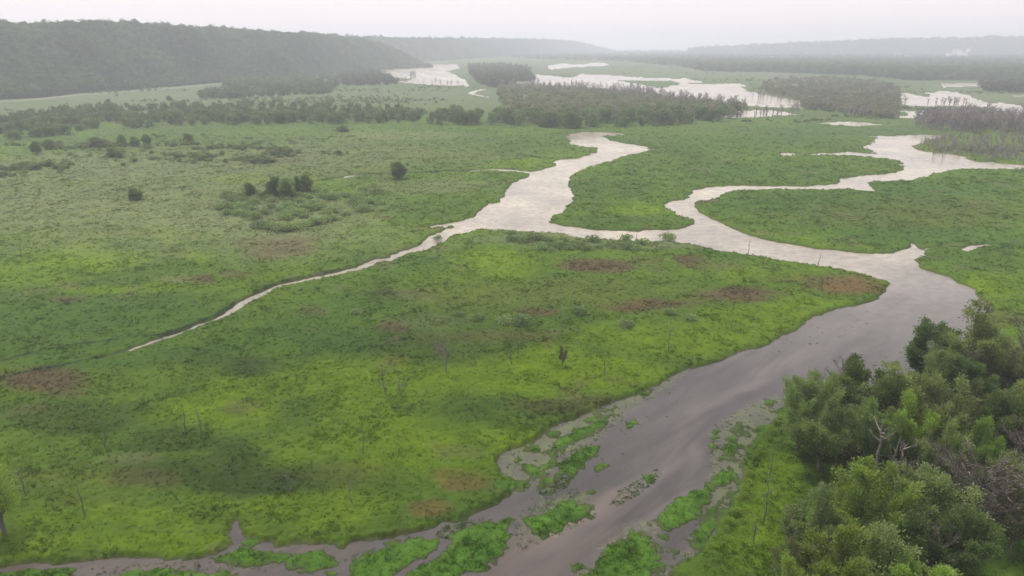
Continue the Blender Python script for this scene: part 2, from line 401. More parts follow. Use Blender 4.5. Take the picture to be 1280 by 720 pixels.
M_WILLOW = leaf_mat('willow_leaves', (.115, .165, .060), (.30, .375, .150))
M_BRIGHT = leaf_mat('fresh_leaves', (.12, .19, .038), (.30, .40, .09))
M_OLIVE = leaf_mat('dull_leaves', (.085, .100, .042), (.19, .20, .10))
M_DARKLEAF = leaf_mat('dark_leaves', (.052, .094, .036), (.15, .215, .075))
M_LONE = leaf_mat('lone_tree_leaves', (.085, .135, .050), (.19, .265, .10))
M_MIDLEAF = leaf_mat('wood_leaves', (.085, .130, .060), (.18, .24, .105), .35)
M_MIDLEAF2 = leaf_mat('pale_wood_leaves', (.075, .120, .045), (.16, .215, .085), .2)
M_SCRUB = leaf_mat('scrub_leaves', (.14, .20, .085), (.27, .36, .15), .25)
M_GREYBRUSH = leaf_mat('bare_twigs', (.18, .16, .15), (.33, .29, .275), 0)
M_TWIG = leaf_mat('brown_twigs', (.105, .088, .068), (.22, .19, .15), 0)
M_INST = leaf_mat('marsh_leaves', None, None, .45, True)
M_BARK = bark_mat('bark', (.14, .12, .10), (.08, .068, .055))
M_DEAD = bark_mat('dead_wood', (.27, .245, .215), (.15, .135, .12))
M_DEADDARK = bark_mat('grey_dead_wood', (.16, .145, .13), (.10, .09, .085))

# ------------------------------------------------------------------ shapes
def tube(path, rad, seg=5):
    P = np.array(path, float); n = len(P); V = []; Q = []
    for i in range(n):
        t = P[min(i + 1, n - 1)] - P[max(i - 1, 0)]; t /= (np.linalg.norm(t) + 1e-9)
        a = np.cross(t, [0.31, .17, .93]); a /= (np.linalg.norm(a) + 1e-9); b = np.cross(t, a)
        for k in range(seg):
            th = 2 * math.pi * k / seg
            V.append(P[i] + rad[i] * (math.cos(th) * a + math.sin(th) * b))
    for i in range(n - 1):
        for k in range(seg):
            Q.append((i * seg + k, i * seg + (k + 1) % seg, (i + 1) * seg + (k + 1) % seg, (i + 1) * seg + k))
    return np.array(V), np.array(Q)

def join(parts):
    V = []; Q = []; o = 0
    for v, q in parts:
        V.append(v); Q.append(q + o); o += len(v)
    return np.vstack(V), np.vstack(Q)

def leaves(P, D, L, W, rng):
    """diamond leaves: base at P, pointing along D"""
    n = len(P); D = D / (np.linalg.norm(D, axis=1)[:, None] + 1e-9)
    r = rng.normal(size=(n, 3)); S = np.cross(D, r); S /= (np.linalg.norm(S, axis=1)[:, None] + 1e-9)
    N = np.cross(D, S)
    L = np.broadcast_to(np.asarray(L, float), (n,))[:, None]; W = np.broadcast_to(np.asarray(W, float), (n,))[:, None]
    V = np.stack([P, P + D * L * .5 + S * W * .5 + N * L * .08, P + D * L, P + D * L * .5 - S * W * .5 + N * L * .08], 1).reshape(-1, 3)
    return V, np.arange(4 * n).reshape(n, 4)

def bezier(a, b, bend, n, rng, jit=0.0):
    t = np.linspace(0, 1, n)[:, None]
    m = (a + b) / 2 + bend
    P = (1 - t) ** 2 * a + 2 * t * (1 - t) * m + t ** 2 * b
    if jit: P[1:-1] += rng.normal(size=(n - 2, 3)) * jit
    return P

def make_tree(seed, h, w, n_limb=8, n_leaf=9000, leaf=.36, low=.22, plume=1.0, flat=0.0, wood=True, sub_n=8, lean=0.0, r0=None):
    """returns wood (V,Q) and leaf (V,Q,lv). Limbs fan out of a short trunk; every limb ends in upright leafy plumes."""
    rng = np.random.default_rng(seed)
    parts = []; ends = []
    r0 = r0 or .018 * h + .05
    fork = np.array([rng.normal() * .03 * h + lean * h * .1, rng.normal() * .03 * h, h * rng.uniform(.16, .26)])
    trunk = bezier(np.array([0, 0, -.6]), fork, rng.normal(size=3) * .02 * h, 5, rng)
    parts.append(tube(trunk, np.linspace(r0 * 1.3, r0 * .85, 5), 7))
    subs = []
    for i in range(n_limb):
        az = 2 * math.pi * (i + rng.uniform(-.3, .3)) / n_limb
        if i < max(2, n_limb // 4): rr = w * .5 * rng.uniform(.05, .3); zz = h * rng.uniform(.86, .98)
        else: rr = w * .5 * rng.uniform(.5, .88); zz = h * rng.uniform(.50, .86) * (1 - flat * .3)
        tip = np.array([math.cos(az) * rr + lean * h * .25, math.sin(az) * rr, zz])
        bend = np.array([math.cos(az) * rr * .25, math.sin(az) * rr * .25, -h * .06])
        L = bezier(fork + [0, 0, -rng.uniform(0, .08) * h], tip, bend, 8, rng, .012 * h)
        parts.append(tube(L, np.linspace(r0 * .5, r0 * .1, 8), 5))
        for j in range(sub_n):
            t = rng.uniform(.30, 1.0); k = min(int(t * 7), 6); a = L[k] + (L[k + 1] - L[k]) * (t * 7 - k)
            out = np.array([math.cos(az + rng.normal() * .9), math.sin(az + rng.normal() * .9), 0.0])
            ln = h * rng.uniform(.10, .20) * (1.15 - .4 * t) * plume
            b = a + out * ln * rng.uniform(.35, .9) + np.array([0, 0, ln * rng.uniform(.3, 1.1)])
            S = bezier(a, b, np.array([0, 0, -ln * .08]), 5, rng, .004 * h)
            parts.append(tube(S, np.linspace(r0 * .16, r0 * .03, 5), 4))
            subs.append((S, ln, rng.uniform(0, 1)))
    per = max(4, n_leaf // len(subs)); PV = []; DV = []; LV = []; LL = []
    for S, ln, tone in subs:
        t = rng.uniform(.15, 1.08, per); k = np.clip((t * 4).astype(int), 0, 3)
        c = S[k] + (S[k + 1] - S[k]) * (t * 4 - k)[:, None]
        rad = ln * .30 * np.clip(1.25 - t * .75, .2, 1)
        off = rng.normal(size=(per, 3)) * rad[:, None] * np.array([1, 1, .8])
        d = (S[-1] - S[0]); d = d / np.linalg.norm(d)
        D = off / (rad[:, None] + 1e-6) * .5 + d * .8 + rng.normal(size=(per, 3)) * .35 + np.array([0, 0, .25])
        PV.append(c + off); DV.append(D)
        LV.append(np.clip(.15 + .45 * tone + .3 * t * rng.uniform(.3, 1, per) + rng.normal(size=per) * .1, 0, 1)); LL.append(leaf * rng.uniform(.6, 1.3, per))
    P = np.vstack(PV); D = np.vstack(DV); lv = np.concatenate(LV); LL = np.concatenate(LL)
    ok = P[:, 2] > h * low * rng.uniform(.4, 1.2, len(P)); P = P[ok]; D = D[ok]; lv = lv[ok]; LL = LL[ok]
    lvq = leaves(P, D, LL, LL * .48, rng)
    return join(parts), lvq, lv

def leaf_mesh(name, vq, lv, mat):
    me = mesh_np(name, vq[0], vq[1], mat)
    put_attr(me, 'lv', np.repeat(lv, 4)); return me

def make_crown(seed, h, w, n, leaf, trunk=True, bushy=False):
    """distant tree in one mesh: lumpy crown of leaf clumps"""
    rng = np.random.default_rng(seed)
    lob = []
    nl = rng.integers(7, 12)
    for i in range(nl):
        a = rng.uniform(0, 6.28); r = w * .5 * rng.uniform(.0, .72)
        z = h * (rng.uniform(.18, .85) if not bushy else rng.uniform(.15, .72))
        k = 1 - .5 * abs(z / h - .5)
        lob.append((math.cos(a) * r * k, math.sin(a) * r * k, z, w * rng.uniform(.17, .30), h * rng.uniform(.10, .2), rng.uniform(0, 1)))
    lob.append((0, 0, h * .85, w * .2, h * .14, .7)); lob.append((0, 0, h * .5, w * .40, h * .38, .5))
    PV = []; DV = []; LV = []
    for (x, y, z, r, rz, tone) in lob:
        m = n // len(lob); d = rng.normal(size=(m, 3)); d /= np.linalg.norm(d, axis=1)[:, None]
        rr = rng.uniform(.55, 1.1, m)[:, None]
        PV.append(np.array([x, y, z]) + d * rr * np.array([r, r, rz])); DV.append(d + rng.normal(size=(m, 3)) * .6 + [0, 0, .4])
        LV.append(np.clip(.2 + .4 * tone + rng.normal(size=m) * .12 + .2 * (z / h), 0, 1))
    P = np.vstack(PV); P[:, 2] = np.maximum(P[:, 2], .1); D = np.vstack(DV); lv = np.concatenate(LV)
    q = leaves(P, D, leaf * rng.uniform(.6, 1.4, len(P)), leaf * .6, rng)
    return q, lv

def make_bare(seed, h, w, n_limb=7, thick=1.0, sub=6):
    """leafless tree: forking limbs and fans of twigs"""
    rng = np.random.default_rng(seed); parts = []; r0 = (.016 * h + .07) * thick
    top = np.array([rng.normal() * .05 * h, rng.normal() * .05 * h, h])
    T = bezier(np.array([0, 0, -.5]), top, np.array([rng.normal() * .05 * h, rng.normal() * .05 * h, 0]), 8, rng, .01 * h)
    parts.append(tube(T, np.linspace(r0 * 1.2, r0 * .2, 8), 5)); tw = []
    for i in range(n_limb):
        t = rng.uniform(.2, .9); k = min(int(t * 7), 6); a = T[k] + (T[k + 1] - T[k]) * (t * 7 - k)
        az = rng.uniform(0, 6.28); ln = w * .5 * rng.uniform(.5, 1.1)
        b = a + np.array([math.cos(az) * ln, math.sin(az) * ln, ln * rng.uniform(.5, 1.6) * (1.1 - t * .4)])
        b[2] = min(b[2], h * 1.02)
        L = bezier(a, b, np.array([0, 0, -ln * .12]), 5, rng, .01 * h)
        parts.append(tube(L, np.linspace(r0 * .5, r0 * .12, 5), 4))
        for j in range(sub):
            tt = rng.uniform(.3, 1); kk = min(int(tt * 4), 3); c = L[kk] + (L[kk + 1] - L[kk]) * (tt * 4 - kk)
            l2 = ln * rng.uniform(.25, .6); az2 = az + rng.normal() * .8
            d = c + np.array([math.cos(az2) * l2 * .6, math.sin(az2) * l2 * .6, l2 * rng.uniform(.4, 1)])
            parts.append(tube(np.array([c, (c + d) / 2 + rng.normal(size=3) * .03 * l2, d]), np.array([.22, .14, .06]) * r0, 3))
            for _ in range(4):
                e = c + (d - c) * rng.uniform(.3, 1); f = e + (rng.normal(size=3) * .35 + (d - c) / (l2 + 1e-6) * .8) * l2 * .4
                tw.append((e, f))
    E = np.array([t[0] for t in tw]); Fv = np.array([t[1] for t in tw]); D = Fv - E
    Lq = leaves(E, D, np.linalg.norm(D, axis=1), np.full(len(E), .012 * h * .4 * thick + .04), rng)
    return join(parts), Lq

# ------------------------------------------------------------------ ground sheet
def polar_rows(step, pmax=1000):
    ys = np.arange(HORIZON + 7.6, 745, step)
    _, r = unproj(np.full(len(ys), 640.), ys)
    r = np.sort(np.abs(r)); r = r[r < 9000]
    inner = np.array([4, 12, 22, 34, 46, 58, 68, 76, 83]); inner = inner[inner < r[0] - 2]
    return np.concatenate([inner, r, [9000]])

def polar_grid(astep, rstep):
    a = np.concatenate([np.arange(-180, -50, 4.0), np.arange(-50, -43, .7), np.arange(-43, 43, astep), np.arange(43, 50, .7), np.arange(50, 180, 4.0)])
    r = polar_rows(rstep)
    A, RR = np.meshgrid(np.radians(a), r)
    X = (np.sin(A) * RR); Y = (np.cos(A) * RR)
    nr, na = A.shape
    i = np.arange(nr - 1)[:, None] * na; j = np.arange(na)[None, :]; j2 = (j + 1) % na
    Q = np.stack([i + j, i + na + j, i + na + j2, i + j2], -1).reshape(-1, 4)[:, ::-1]
    return X.ravel(), Y.ravel(), Q, (nr, na)

X, Y, Q, shp = polar_grid(.085, 1.15)
S, MAT, LAND = shore(X, Y)
Z = land_height(X, Y, S, MAT, LAND)
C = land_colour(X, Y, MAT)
# wet dark mud at the very edge
g = (1 - sstep(.0, .9, S))[:, None]; C = C * (1 - g * .75) + np.array([.05, .045, .033]) * g * .75
V = np.stack([X, Y, Z], 1)
V = np.vstack([V, [[0, 0, .6]]]); na = shp[1]
k = NT('marsh_ground')
at = k.n('ShaderNodeAttribute', attribute_name='tint'); geo = k.n('ShaderNodeNewGeometry')
f1 = k.noise(.9, 5, .65, geo.outputs['Position']); f2 = k.noise(.12, 4, .6, geo.outputs['Position'])
col = k.mix(1.0, at.outputs['Color'], k.mix(k.ramp(f1, .3, .7), (.80, .81, .80), (1.18, 1.17, 1.12)), 'MULTIPLY')
col = k.mix(1.0, col, k.mix(k.ramp(f2, .35, .65), (.88, .92, .95), (1.12, 1.08, 1.0)), 'MULTIPLY')
p = k.n('ShaderNodeBsdfPrincipled'); k.l(col, p.inputs['Base Color']); p.inputs['Roughness'].default_value = .9; p.inputs['Specular IOR Level'].default_value = .1
bp = k.n('ShaderNodeBump'); bp.inputs['Strength'].default_value = .5; bp.inputs['Distance'].default_value = .4; k.l(k.noise(1.6, 5, .7, geo.outputs['Position']), bp.inputs['Height'])
k.l(bp.outputs[0], p.inputs['Normal']); k.l(p.outputs[0], k.out.inputs[0])
me = mesh_np('ground', V, Q, k.m, True)
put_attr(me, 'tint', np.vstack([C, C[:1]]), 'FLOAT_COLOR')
ground = add_obj('ground', me); tag(ground, kind='structure')

# ------------------------------------------------------------------ water sheet
WX, WY, WQ, wshp = polar_grid(.25, 2.5)
WPX, WPY = proj(WX, WY, 0.0)
scum = np.zeros(len(WX))
for poly, w in SCUM:
    d = poly_sd(WX, WY, poly, 40); scum = np.maximum(scum, sstep(-2.5, 3, d) * w)
def band(pts, half, X, Y):
    """1 on the polyline, 0 at `half` metres"""
    d = -creek_sd(X, Y, pts, [0.0] * len(pts), 60) / half
    return np.clip(1 - d, 0, 1)
wob_x = WX + 4 * fbm(WX, WY, 20, 3, 300); wob_y = WY + 4 * fbm(WX, WY, 20, 3, 310)
silt = .5 * band([(560,790),(640,735),(700,705),(760,670)], 3.5, wob_x, wob_y) ** .8
silt = np.maximum(silt, .8 * band([(690,640),(740,605),(770,590)], 5, wob_x, wob_y) * 0)
silt = np.maximum(silt, .9 * band([(590,760),(650,700),(705,662),(745,640),(775,622)], 4.0, wob_x, wob_y))
silt = np.maximum(silt, .5 * band([(-60,705),(60,708),(200,703),(330,706),(440,690)], 5, wob_x, wob_y))
pale = .6 * band([(640,712),(720,655),(790,612),(840,580),(868,545),(880,515),(940,470),(1010,430)], 3.2, wob_x, wob_y)
pale = np.maximum(pale, .4 * band([(700,735),(790,670),(850,620),(880,560)], 2.5, wob_x, wob_y))
# the shallow still reaches upstream carry a beige film
film = sstep(400, 280, WPY) * .9 + .15 * sstep(480, 380, WPY)
film = np.maximum(film, .8 * sstep(500, 440, WPX) * sstep(470, 440, WPY))
film = film * (.75 + .35 * fbm(WX, WY, 25, 3, 320))
k = NT('river_water')
geo = k.n('ShaderNodeNewGeometry'); pos = geo.outputs['Position']
a_s = k.n('ShaderNodeAttribute', attribute_name='scum').outputs['Fac']; a_t = k.n('ShaderNodeAttribute', attribute_name='silt').outputs['Fac']
a_p = k.n('ShaderNodeAttribute', attribute_name='pale').outputs['Fac']; a_f = k.n('ShaderNodeAttribute', attribute_name='film').outputs['Fac']
mp = k.n('ShaderNodeMapping'); mp.vector_type = 'TEXTURE'; mp.inputs['Rotation'].default_value = (0, 0, math.radians(46)); mp.inputs['Scale'].default_value = (5.5, 1, 1)
k.l(pos, mp.inputs['Vector'])
streak = k.noise(.20, 5, .6, mp.outputs[0], .5)
col = k.mix(k.ramp(streak, .35, .65), (.050, .047, .044), (.080, .074, .068))
col = k.mix(k.math('MULTIPLY', a_t, k.ramp(streak, .3, .6, .45, 1)), col, (.110, .080, .064))
col = k.mix(k.math('MULTIPLY', a_p, k.ramp(streak, .4, .6, .45, 1)), col, (.135, .118, .108))
fn = k.noise(.25, 6, .65, pos, .8)
fcol = k.mix(k.ramp(fn, .42, .62), (.38, .335, .255), (.46, .42, .32))
col = k.mix(k.math('MULTIPLY', a_f, k.ramp(fn, .25, .55, .75, 1)), col, fcol)
sn = k.noise(.30, 8, .75, pos, 1.5); sn2 = k.noise(2.6, 4, .7, pos)
thr = k.math('ADD', k.math('MULTIPLY', sn, .75), k.math('MULTIPLY', sn2, .25))
sc = k.ramp(k.math('ADD', k.math('MULTIPLY', a_s, .30), thr), .60, .92)
sc = k.math('MULTIPLY', sc, k.ramp(a_s, .05, .2))
scol = k.mix(k.ramp(sn2, .35, .65), (.085, .125, .035), (.17, .225, .060))
scol = k.mix(k.ramp(k.noise(.2, 3, .6, pos), .45, .6), scol, (.105, .12, .06))
allc = k.mix(k.math('MULTIPLY', sc, .8), col, scol)
p = k.n('ShaderNodeBsdfPrincipled'); k.l(allc, p.inputs['Base Color']); p.inputs['IOR'].default_value = 1.33
k.l(k.ramp(sc, 0, 1, .5, .08), p.inputs['Specular IOR Level'])
rr = k.math('ADD', k.ramp(sc, 0, 1, .11, .8), k.math('MULTIPLY', a_f, .12)); k.l(rr, p.inputs['Roughness'])
bp = k.n('ShaderNodeBump'); bp.inputs['Strength'].default_value = .14; bp.inputs['Distance'].default_value = .12
wv = k.noise(1.4, 4, .6, pos); k.l(wv, bp.inputs['Height']); k.l(bp.outputs[0], p.inputs['Normal']); k.l(p.outputs[0], k.out.inputs[0])
me = mesh_np('water', np.stack([WX, WY, WX * 0], 1), WQ, k.m, True)
for nme, arr in (('scum', scum), ('silt', silt), ('pale', pale), ('film', film)): put_attr(me, nme, arr)
water = add_obj('water', me); tag(water, kind='structure')

# ------------------------------------------------------------------ instanced stuff
protos = bpy.data.collections.new('plant_shapes')
def scatter(name, P, scl, rot, tint, shapes, label, cat, tilt=0.0):
    coll = bpy.data.collections.new(name + '_shapes')
    for i, me in enumerate(shapes):
        o = bpy.data.objects.new('%s_shape' % name, me); coll.objects.link(o)
    me = bpy.data.meshes.new(name); n = len(P)
    me.vertices.add(n); me.vertices.foreach_set('co', np.ascontiguousarray(P, np.float32).ravel())
    put_attr(me, 'scl', np.broadcast_to(np.asarray(scl).reshape(n, -1), (n, 3)) if np.ndim(scl) == 1 else scl, 'FLOAT_VECTOR')
    rv = np.zeros((n, 3)); rv[:, 2] = rot; rv[:, :2] = R.normal(size=(n, 2)) * tilt
    put_attr(me, 'rotv', rv, 'FLOAT_VECTOR'); put_attr(me, 'tint', tint, 'FLOAT_COLOR')
    o = add_obj(name, me)
    ng = bpy.data.node_groups.new(name + '_nodes', 'GeometryNodeTree')
    ng.interface.new_socket('Geometry', in_out='INPUT', socket_type='NodeSocketGeometry')
    ng.interface.new_socket('Geometry', in_out='OUTPUT', socket_type='NodeSocketGeometry')
    N = ng.nodes; gi = N.new('NodeGroupInput'); go = N.new('NodeGroupOutput')
    ip = N.new('GeometryNodeInstanceOnPoints'); ci = N.new('GeometryNodeCollectionInfo')
    ci.inputs['Collection'].default_value = coll; ci.inputs['Separate Children'].default_value = True; ci.inputs['Reset Children'].default_value = True
    ip.inputs['Pick Instance'].default_value = True
    rnd = N.new('FunctionNodeRandomValue'); rnd.data_type = 'INT'; rnd.inputs['Min'].default_value = 0; rnd.inputs['Max'].default_value = len(shapes) - 1
    for s_ in rnd.inputs:
        if s_.name == 'Max' and s_.type == 'INT': s_.default_value = len(shapes) - 1
        if s_.name == 'Min' and s_.type == 'INT': s_.default_value = 0
    def at(nm):
        a = N.new('GeometryNodeInputNamedAttribute'); a.data_type = 'FLOAT_VECTOR'; a.inputs['Name'].default_value = nm; return a.outputs['Attribute']
    Lk = ng.links.new
    Lk(gi.outputs[0], ip.inputs['Points']); Lk(ci.outputs[0], ip.inputs['Instance'])
    Lk([s_ for s_ in rnd.outputs if s_.type == 'INT'][0], ip.inputs['Instance Index'])
    Lk(at('rotv'), ip.inputs['Rotation']); Lk(at('scl'), ip.inputs['Scale']); Lk(ip.outputs[0], go.inputs[0])
    md = o.modifiers.new('scatter', 'NODES'); md.node_group = ng
    tag(o, label, cat, kind='stuff')
    return o

def tuft(seed, n, w, h, leaf, up=.8):
    rng = np.random.default_rng(seed)
    P = np.stack([rng.normal(size=n) * w * .25, rng.normal(size=n) * w * .25, rng.uniform(-.1, h * .6, n)], 1)
    D = np.stack([P[:, 0] * 2 / w, P[:, 1] * 2 / w, np.full(n, up)], 1) + rng.normal(size=(n, 3)) * .45
    q = leaves(P, D, leaf * rng.uniform(.6, 1.3, n), leaf * .5, rng)
    me = mesh_np('tuft_shape', q[0], q[1], M_INST); put_attr(me, 'lv', np.repeat(rng.uniform(0, 1, n), 4)); return me

TUFTS = [tuft(400 + i, 24, 1.0, .40, .33, .5) for i in range(6)]

n = 200000
u = R.uniform(0, 1, n); r = (math.sqrt(92) + u * (math.sqrt(1000) - math.sqrt(92))) ** 2
az = np.radians(R.uniform(-44, 44, n)); tx = np.sin(az) * r; ty = np.cos(az) * r
s, m_, l_ = shore(tx, ty)
# where plants grow taller: noise stands; fewer in between so the sheet shows through
dens = fbm(tx, ty, 6.0, 3, 500)
keep = (s > .12 + .5 * (l_ < 3)) & (R.uniform(0, 1, n) < (.30 + .9 * sstep(-.4, .5, dens)) * sstep(980, 330, r))
tx, ty, s, m_, l_, r = tx[keep], ty[keep], s[keep], m_[keep], l_[keep], r[keep]
tz = land_height(tx, ty, s, m_, l_) - .12
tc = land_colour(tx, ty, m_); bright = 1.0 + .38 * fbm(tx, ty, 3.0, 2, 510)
tc = tc * (1.12 * bright * R.uniform(.88, 1.16, len(tx)))[:, None]
ppx, ppy = proj(tx, ty, 0)
sc_ = (.62 + np.minimum(r - 92, 450) / 560 * .95) * R.uniform(.6, 1.25, len(tx)) * (1 + .3 * sstep(0, .6, fbm(tx, ty, 6.0, 3, 500)))
sc_ *= np.where(m_ > l_, 1.2, 1.0)
lushbank = sstep(930, 960, ppx) * sstep(520, 560, ppy); sc_ *= 1 + .35 * lushbank
scatter('marsh_plants', np.stack([tx, ty, tz], 1), sc_, R.uniform(0, 6.28, len(tx)), tc, TUFTS,
        'low green marsh plants covering the flat wetland', 'marsh plants', .15)
print('tufts', len(tx))

# plants standing loose in the shallow water
pts = []
for poly, w in SCUM[:6] + [([(650,640),(720,560),(800,520),(850,470),(870,480),(800,560),(720,640)],.15), ([(960,430),(1080,385),(1100,400),(985,450)],.08),([(100,706),(420,700),(420,712),(100,720)],.4)]:
    P = np.array(poly, float); cnt = int(260 * w)
    qx = R.uniform(P[:, 0].min(), P[:, 0].max(), cnt * 3); qy = R.uniform(P[:, 1].min(), P[:, 1].max(), cnt * 3)
    wx, wy = unproj(qx, qy); d = poly_sd(wx, wy, poly, 5); ok = np.nonzero(d > 0)[0][:cnt]
    pts.append(np.stack([wx[ok], wy[ok]], 1))
pts = np.vstack(pts); s, m_, l_ = shore(pts[:, 0], pts[:, 1]); pts = pts[s < 0]
scatter('emergent_plants', np.column_stack([pts, np.full(len(pts), -.08)]), R.uniform(.25, .8, len(pts)), R.uniform(0, 6.28, len(pts)),
        np.array([.050, .105, .022]) * R.uniform(.4, 1.8, (len(pts), 1)), TUFTS, 'small scattered water plants rising from the shallow scum', 'water plants')

# ------------------------------------------------------------------ hills
M_HILL = NT('hill_floor'); kk = M_HILL
geo = kk.n('ShaderNodeNewGeometry'); f = kk.noise(.02, 5, .6, geo.outputs['Position'])
p = kk.n('ShaderNodeBsdfPrincipled'); kk.l(kk.mix(kk.ramp(f, .35, .65), (.022, .036, .018), (.05, .062, .03)), p.inputs['Base Color']); p.inputs['Roughness'].default_value = 1
kk.l(p.outputs[0], kk.out.inputs[0])

def hill(name, base, crest, depth, seed, cols, rows=26, rough=14, back=900):
    """base: (px,py) foot line; crest: (px,py) sky line; depth metres from foot to crest"""
    b = np.array(base, float); c = np.array(crest, float)
    xs = np.linspace(max(b[0, 0], c[0, 0]), min(b[-1, 0], c[-1, 0]), cols)
    yb = np.interp(xs, b[:, 0], b[:, 1]); yc = np.interp(xs, c[:, 0], c[:, 1])
    bx, by = unproj(xs, yb); d0 = np.hypot(bx, by)
    dep = depth * (1 + .25 * np.sin(xs * .05 + seed))
    ux, uy = bx / d0, by / d0
    vpx = (360 - yc) / F; kz = (-SP + vpx * CP) / (CP + vpx * SP)
    V = []
    ts = np.concatenate([np.linspace(0, 1, rows), [1.15, 1.5, 2.0, 3.0]])
    for t in ts:
        dist = d0 + dep * min(t, 1) + (t - 1 > 0) * (t - 1) * back * .5
        zc = H + (by / d0) * (d0 + dep) * kz - 11
        if t <= 1: z = zc * (sstep(-.15, 1.05, np.full(cols, t)) - sstep(-.15, 1.05, np.zeros(1))) / (1 - sstep(-.15, 1.05, np.zeros(1)))
        else: z = zc * (1 - .04 * (t - 1)) if t < 3 else zc * 0
        x = ux * dist; y = uy * dist
        amp = rough * (4 * t * (1 - t) if t < 1 else .25 * (t > 1) * (t < 3))
        z = z + amp * fbm(x, y, 170, 4, seed) + (rough * .25 * fbm(x, y, 60, 3, seed + 5) if 0 < t < 3 else 0)
        if t == 0: z = z * 0 - 1
        V.append(np.stack([x, y, z + (-1 if t >= 3 else 0)], 1))
    V = np.array(V); nr = len(ts)
    i = np.arange(nr - 1)[:, None] * cols; j = np.arange(cols - 1)[None, :]
    Qh = np.stack([i + j, i + j + 1, i + cols + j + 1, i + cols + j], -1).reshape(-1, 4)
    me = mesh_np(name, V.reshape(-1, 3), Qh, M_HILL.m, True)
    o = add_obj(name, me); tag(o, kind='structure')
    return V

def hill_points(V, n, seed, tmax):
    rng = np.random.default_rng(seed); nr, nc = V.shape[:2]
    step = np.linalg.norm(np.diff(V[:, :, :2], axis=1), axis=2).mean(0); cdf = np.cumsum(step) / step.sum()
    u = np.interp(rng.uniform(0, 1, n), np.concatenate([[0], cdf]), np.arange(nc)); v = rng.uniform(0, tmax, n)
    i = np.clip(v.astype(int), 0, nr - 2); j = np.clip(u.astype(int), 0, nc - 2); fv = (v - i)[:, None]; fu = (u - j)[:, None]
    return (V[i, j] * (1 - fu) + V[i, j + 1] * fu) * (1 - fv) + (V[i + 1, j] * (1 - fu) + V[i + 1, j + 1] * fu) * fv

B1 = hill('bluff', [(-420,155),(-200,140),(0,125),(60,122),(100,117),(200,110),(280,103),(360,98),(430,91),(480,87),(540,84)],
          [(-420,34),(-200,30),(0,26),(40,29),(60,28),(120,27.5),(180,26.5),(240,32),(300,35),(360,39),(420,43.5),(450,47.5),(480,55),(510,68),(540,84)], 300, 5, 260, rough=22)
B2 = hill('far_bluff', [(380,84),(460,82),(520,78),(600,73),(660,69.5),(735,66.5),(770,65.5)],
          [(380,43),(460,47),(520,48),(600,49),(660,49.5),(700,51),(722,52.5),(740,57),(770,64)], 420, 15, 180, rough=18)
B3 = hill('ridge', [(860,68.5),(1000,69),(1150,69.5),(1300,70),(1500,71),(1750,73)],
          [(860,61),(930,57.5),(1000,54),(1080,50.5),(1120,49),(1180,48.5),(1220,48),(1232,45.8),(1240,45.8),(1252,47.5),(1280,47.5),(1400,48),(1750,50)], 600, 25, 200, rough=8)

def mk_far_shapes(n, cnt, h, w, leaf, mat, seed):
    out = []
    for i in range(n):
        q, lv = make_crown(seed + i, h, w, cnt, leaf); me = mesh_np('tree_shape', q[0], q[1], mat); put_attr(me, 'lv', np.repeat(lv, 4)); out.append(me)
    return out
FAR = mk_far_shapes(6, 150, 13, 11, 2.4, M_INST, 600)
def tree_tint(n, a=(.048, .076, .054), b=(.118, .152, .100)):
    t = R.uniform(0, 1, (n, 1)) ** 1.3; return np.array(a) * (1 - t) + np.array(b) * t
def wood_on(V, name, n, scale, tmax, seed, label):
    P = hill_points(V, n, seed, tmax); P[:, 2] -= 2
    clump = .9 + .45 * (fbm(P[:, 0], P[:, 1], 60, 3, seed)[:, None])
    scatter(name, P, scale * R.uniform(.6, 1.1, n) * (1 + .35 * (R.uniform(0, 1, n) > .92)), R.uniform(0, 6.28, n), tree_tint(n) * clump, FAR, label, 'forest')
wood_on(B1, 'bluff_forest', 26000, 1.0, 27, 31, 'dense dark green forest covering the long bluff on the left')
wood_on(B2, 'far_bluff_forest', 9000, 1.5, 27, 32, 'hazy forest covering the far bluff behind the left lake')
wood_on(B3, 'ridge_forest', 7000, 1.9, 27, 33, 'blue hazy forest covering the ridge on the right horizon')

# woods on the plain, each one mass
def in_poly(poly, n, seed):
    rng = np.random.default_rng(seed); P = np.array(poly, float); ox = []; oy = []
    qx = rng.uniform(P[:, 0].min(), P[:, 0].max(), n * 6); qy = rng.uniform(P[:, 1].min(), P[:, 1].max(), n * 6)
    inside = np.zeros(len(qx), bool); m = len(P)
    for i in range(m):
        (ax, ay), (bx, by) = P[i], P[(i + 1) % m]
        if ay != by: inside ^= ((ay > qy) != (by > qy)) & (qx < (bx - ax) * (qy - ay) / (by - ay) + ax)
    qx = qx[inside][:n]; qy = qy[inside][:n]
    return qx, qy
GREYT = ((.075, .068, .066), (.13, .118, .115))
def plain_wood(name, poly, n, scale, label, tint=None, seed=1, zs=1.0, wet=False, shapes=None):
    qx, qy = in_poly(poly, n, seed); x, y = unproj(qx, qy)
    if not wet:
        s, _, _ = shore(x, y); ok = s > 3; x = x[ok]; y = y[ok]
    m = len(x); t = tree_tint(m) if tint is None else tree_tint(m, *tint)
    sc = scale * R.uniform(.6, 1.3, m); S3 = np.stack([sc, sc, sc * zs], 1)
    scatter(name, np.stack([x, y, np.full(m, -.3)], 1), S3, R.uniform(0, 6.28, m), t, shapes or FAR, label, 'forest')

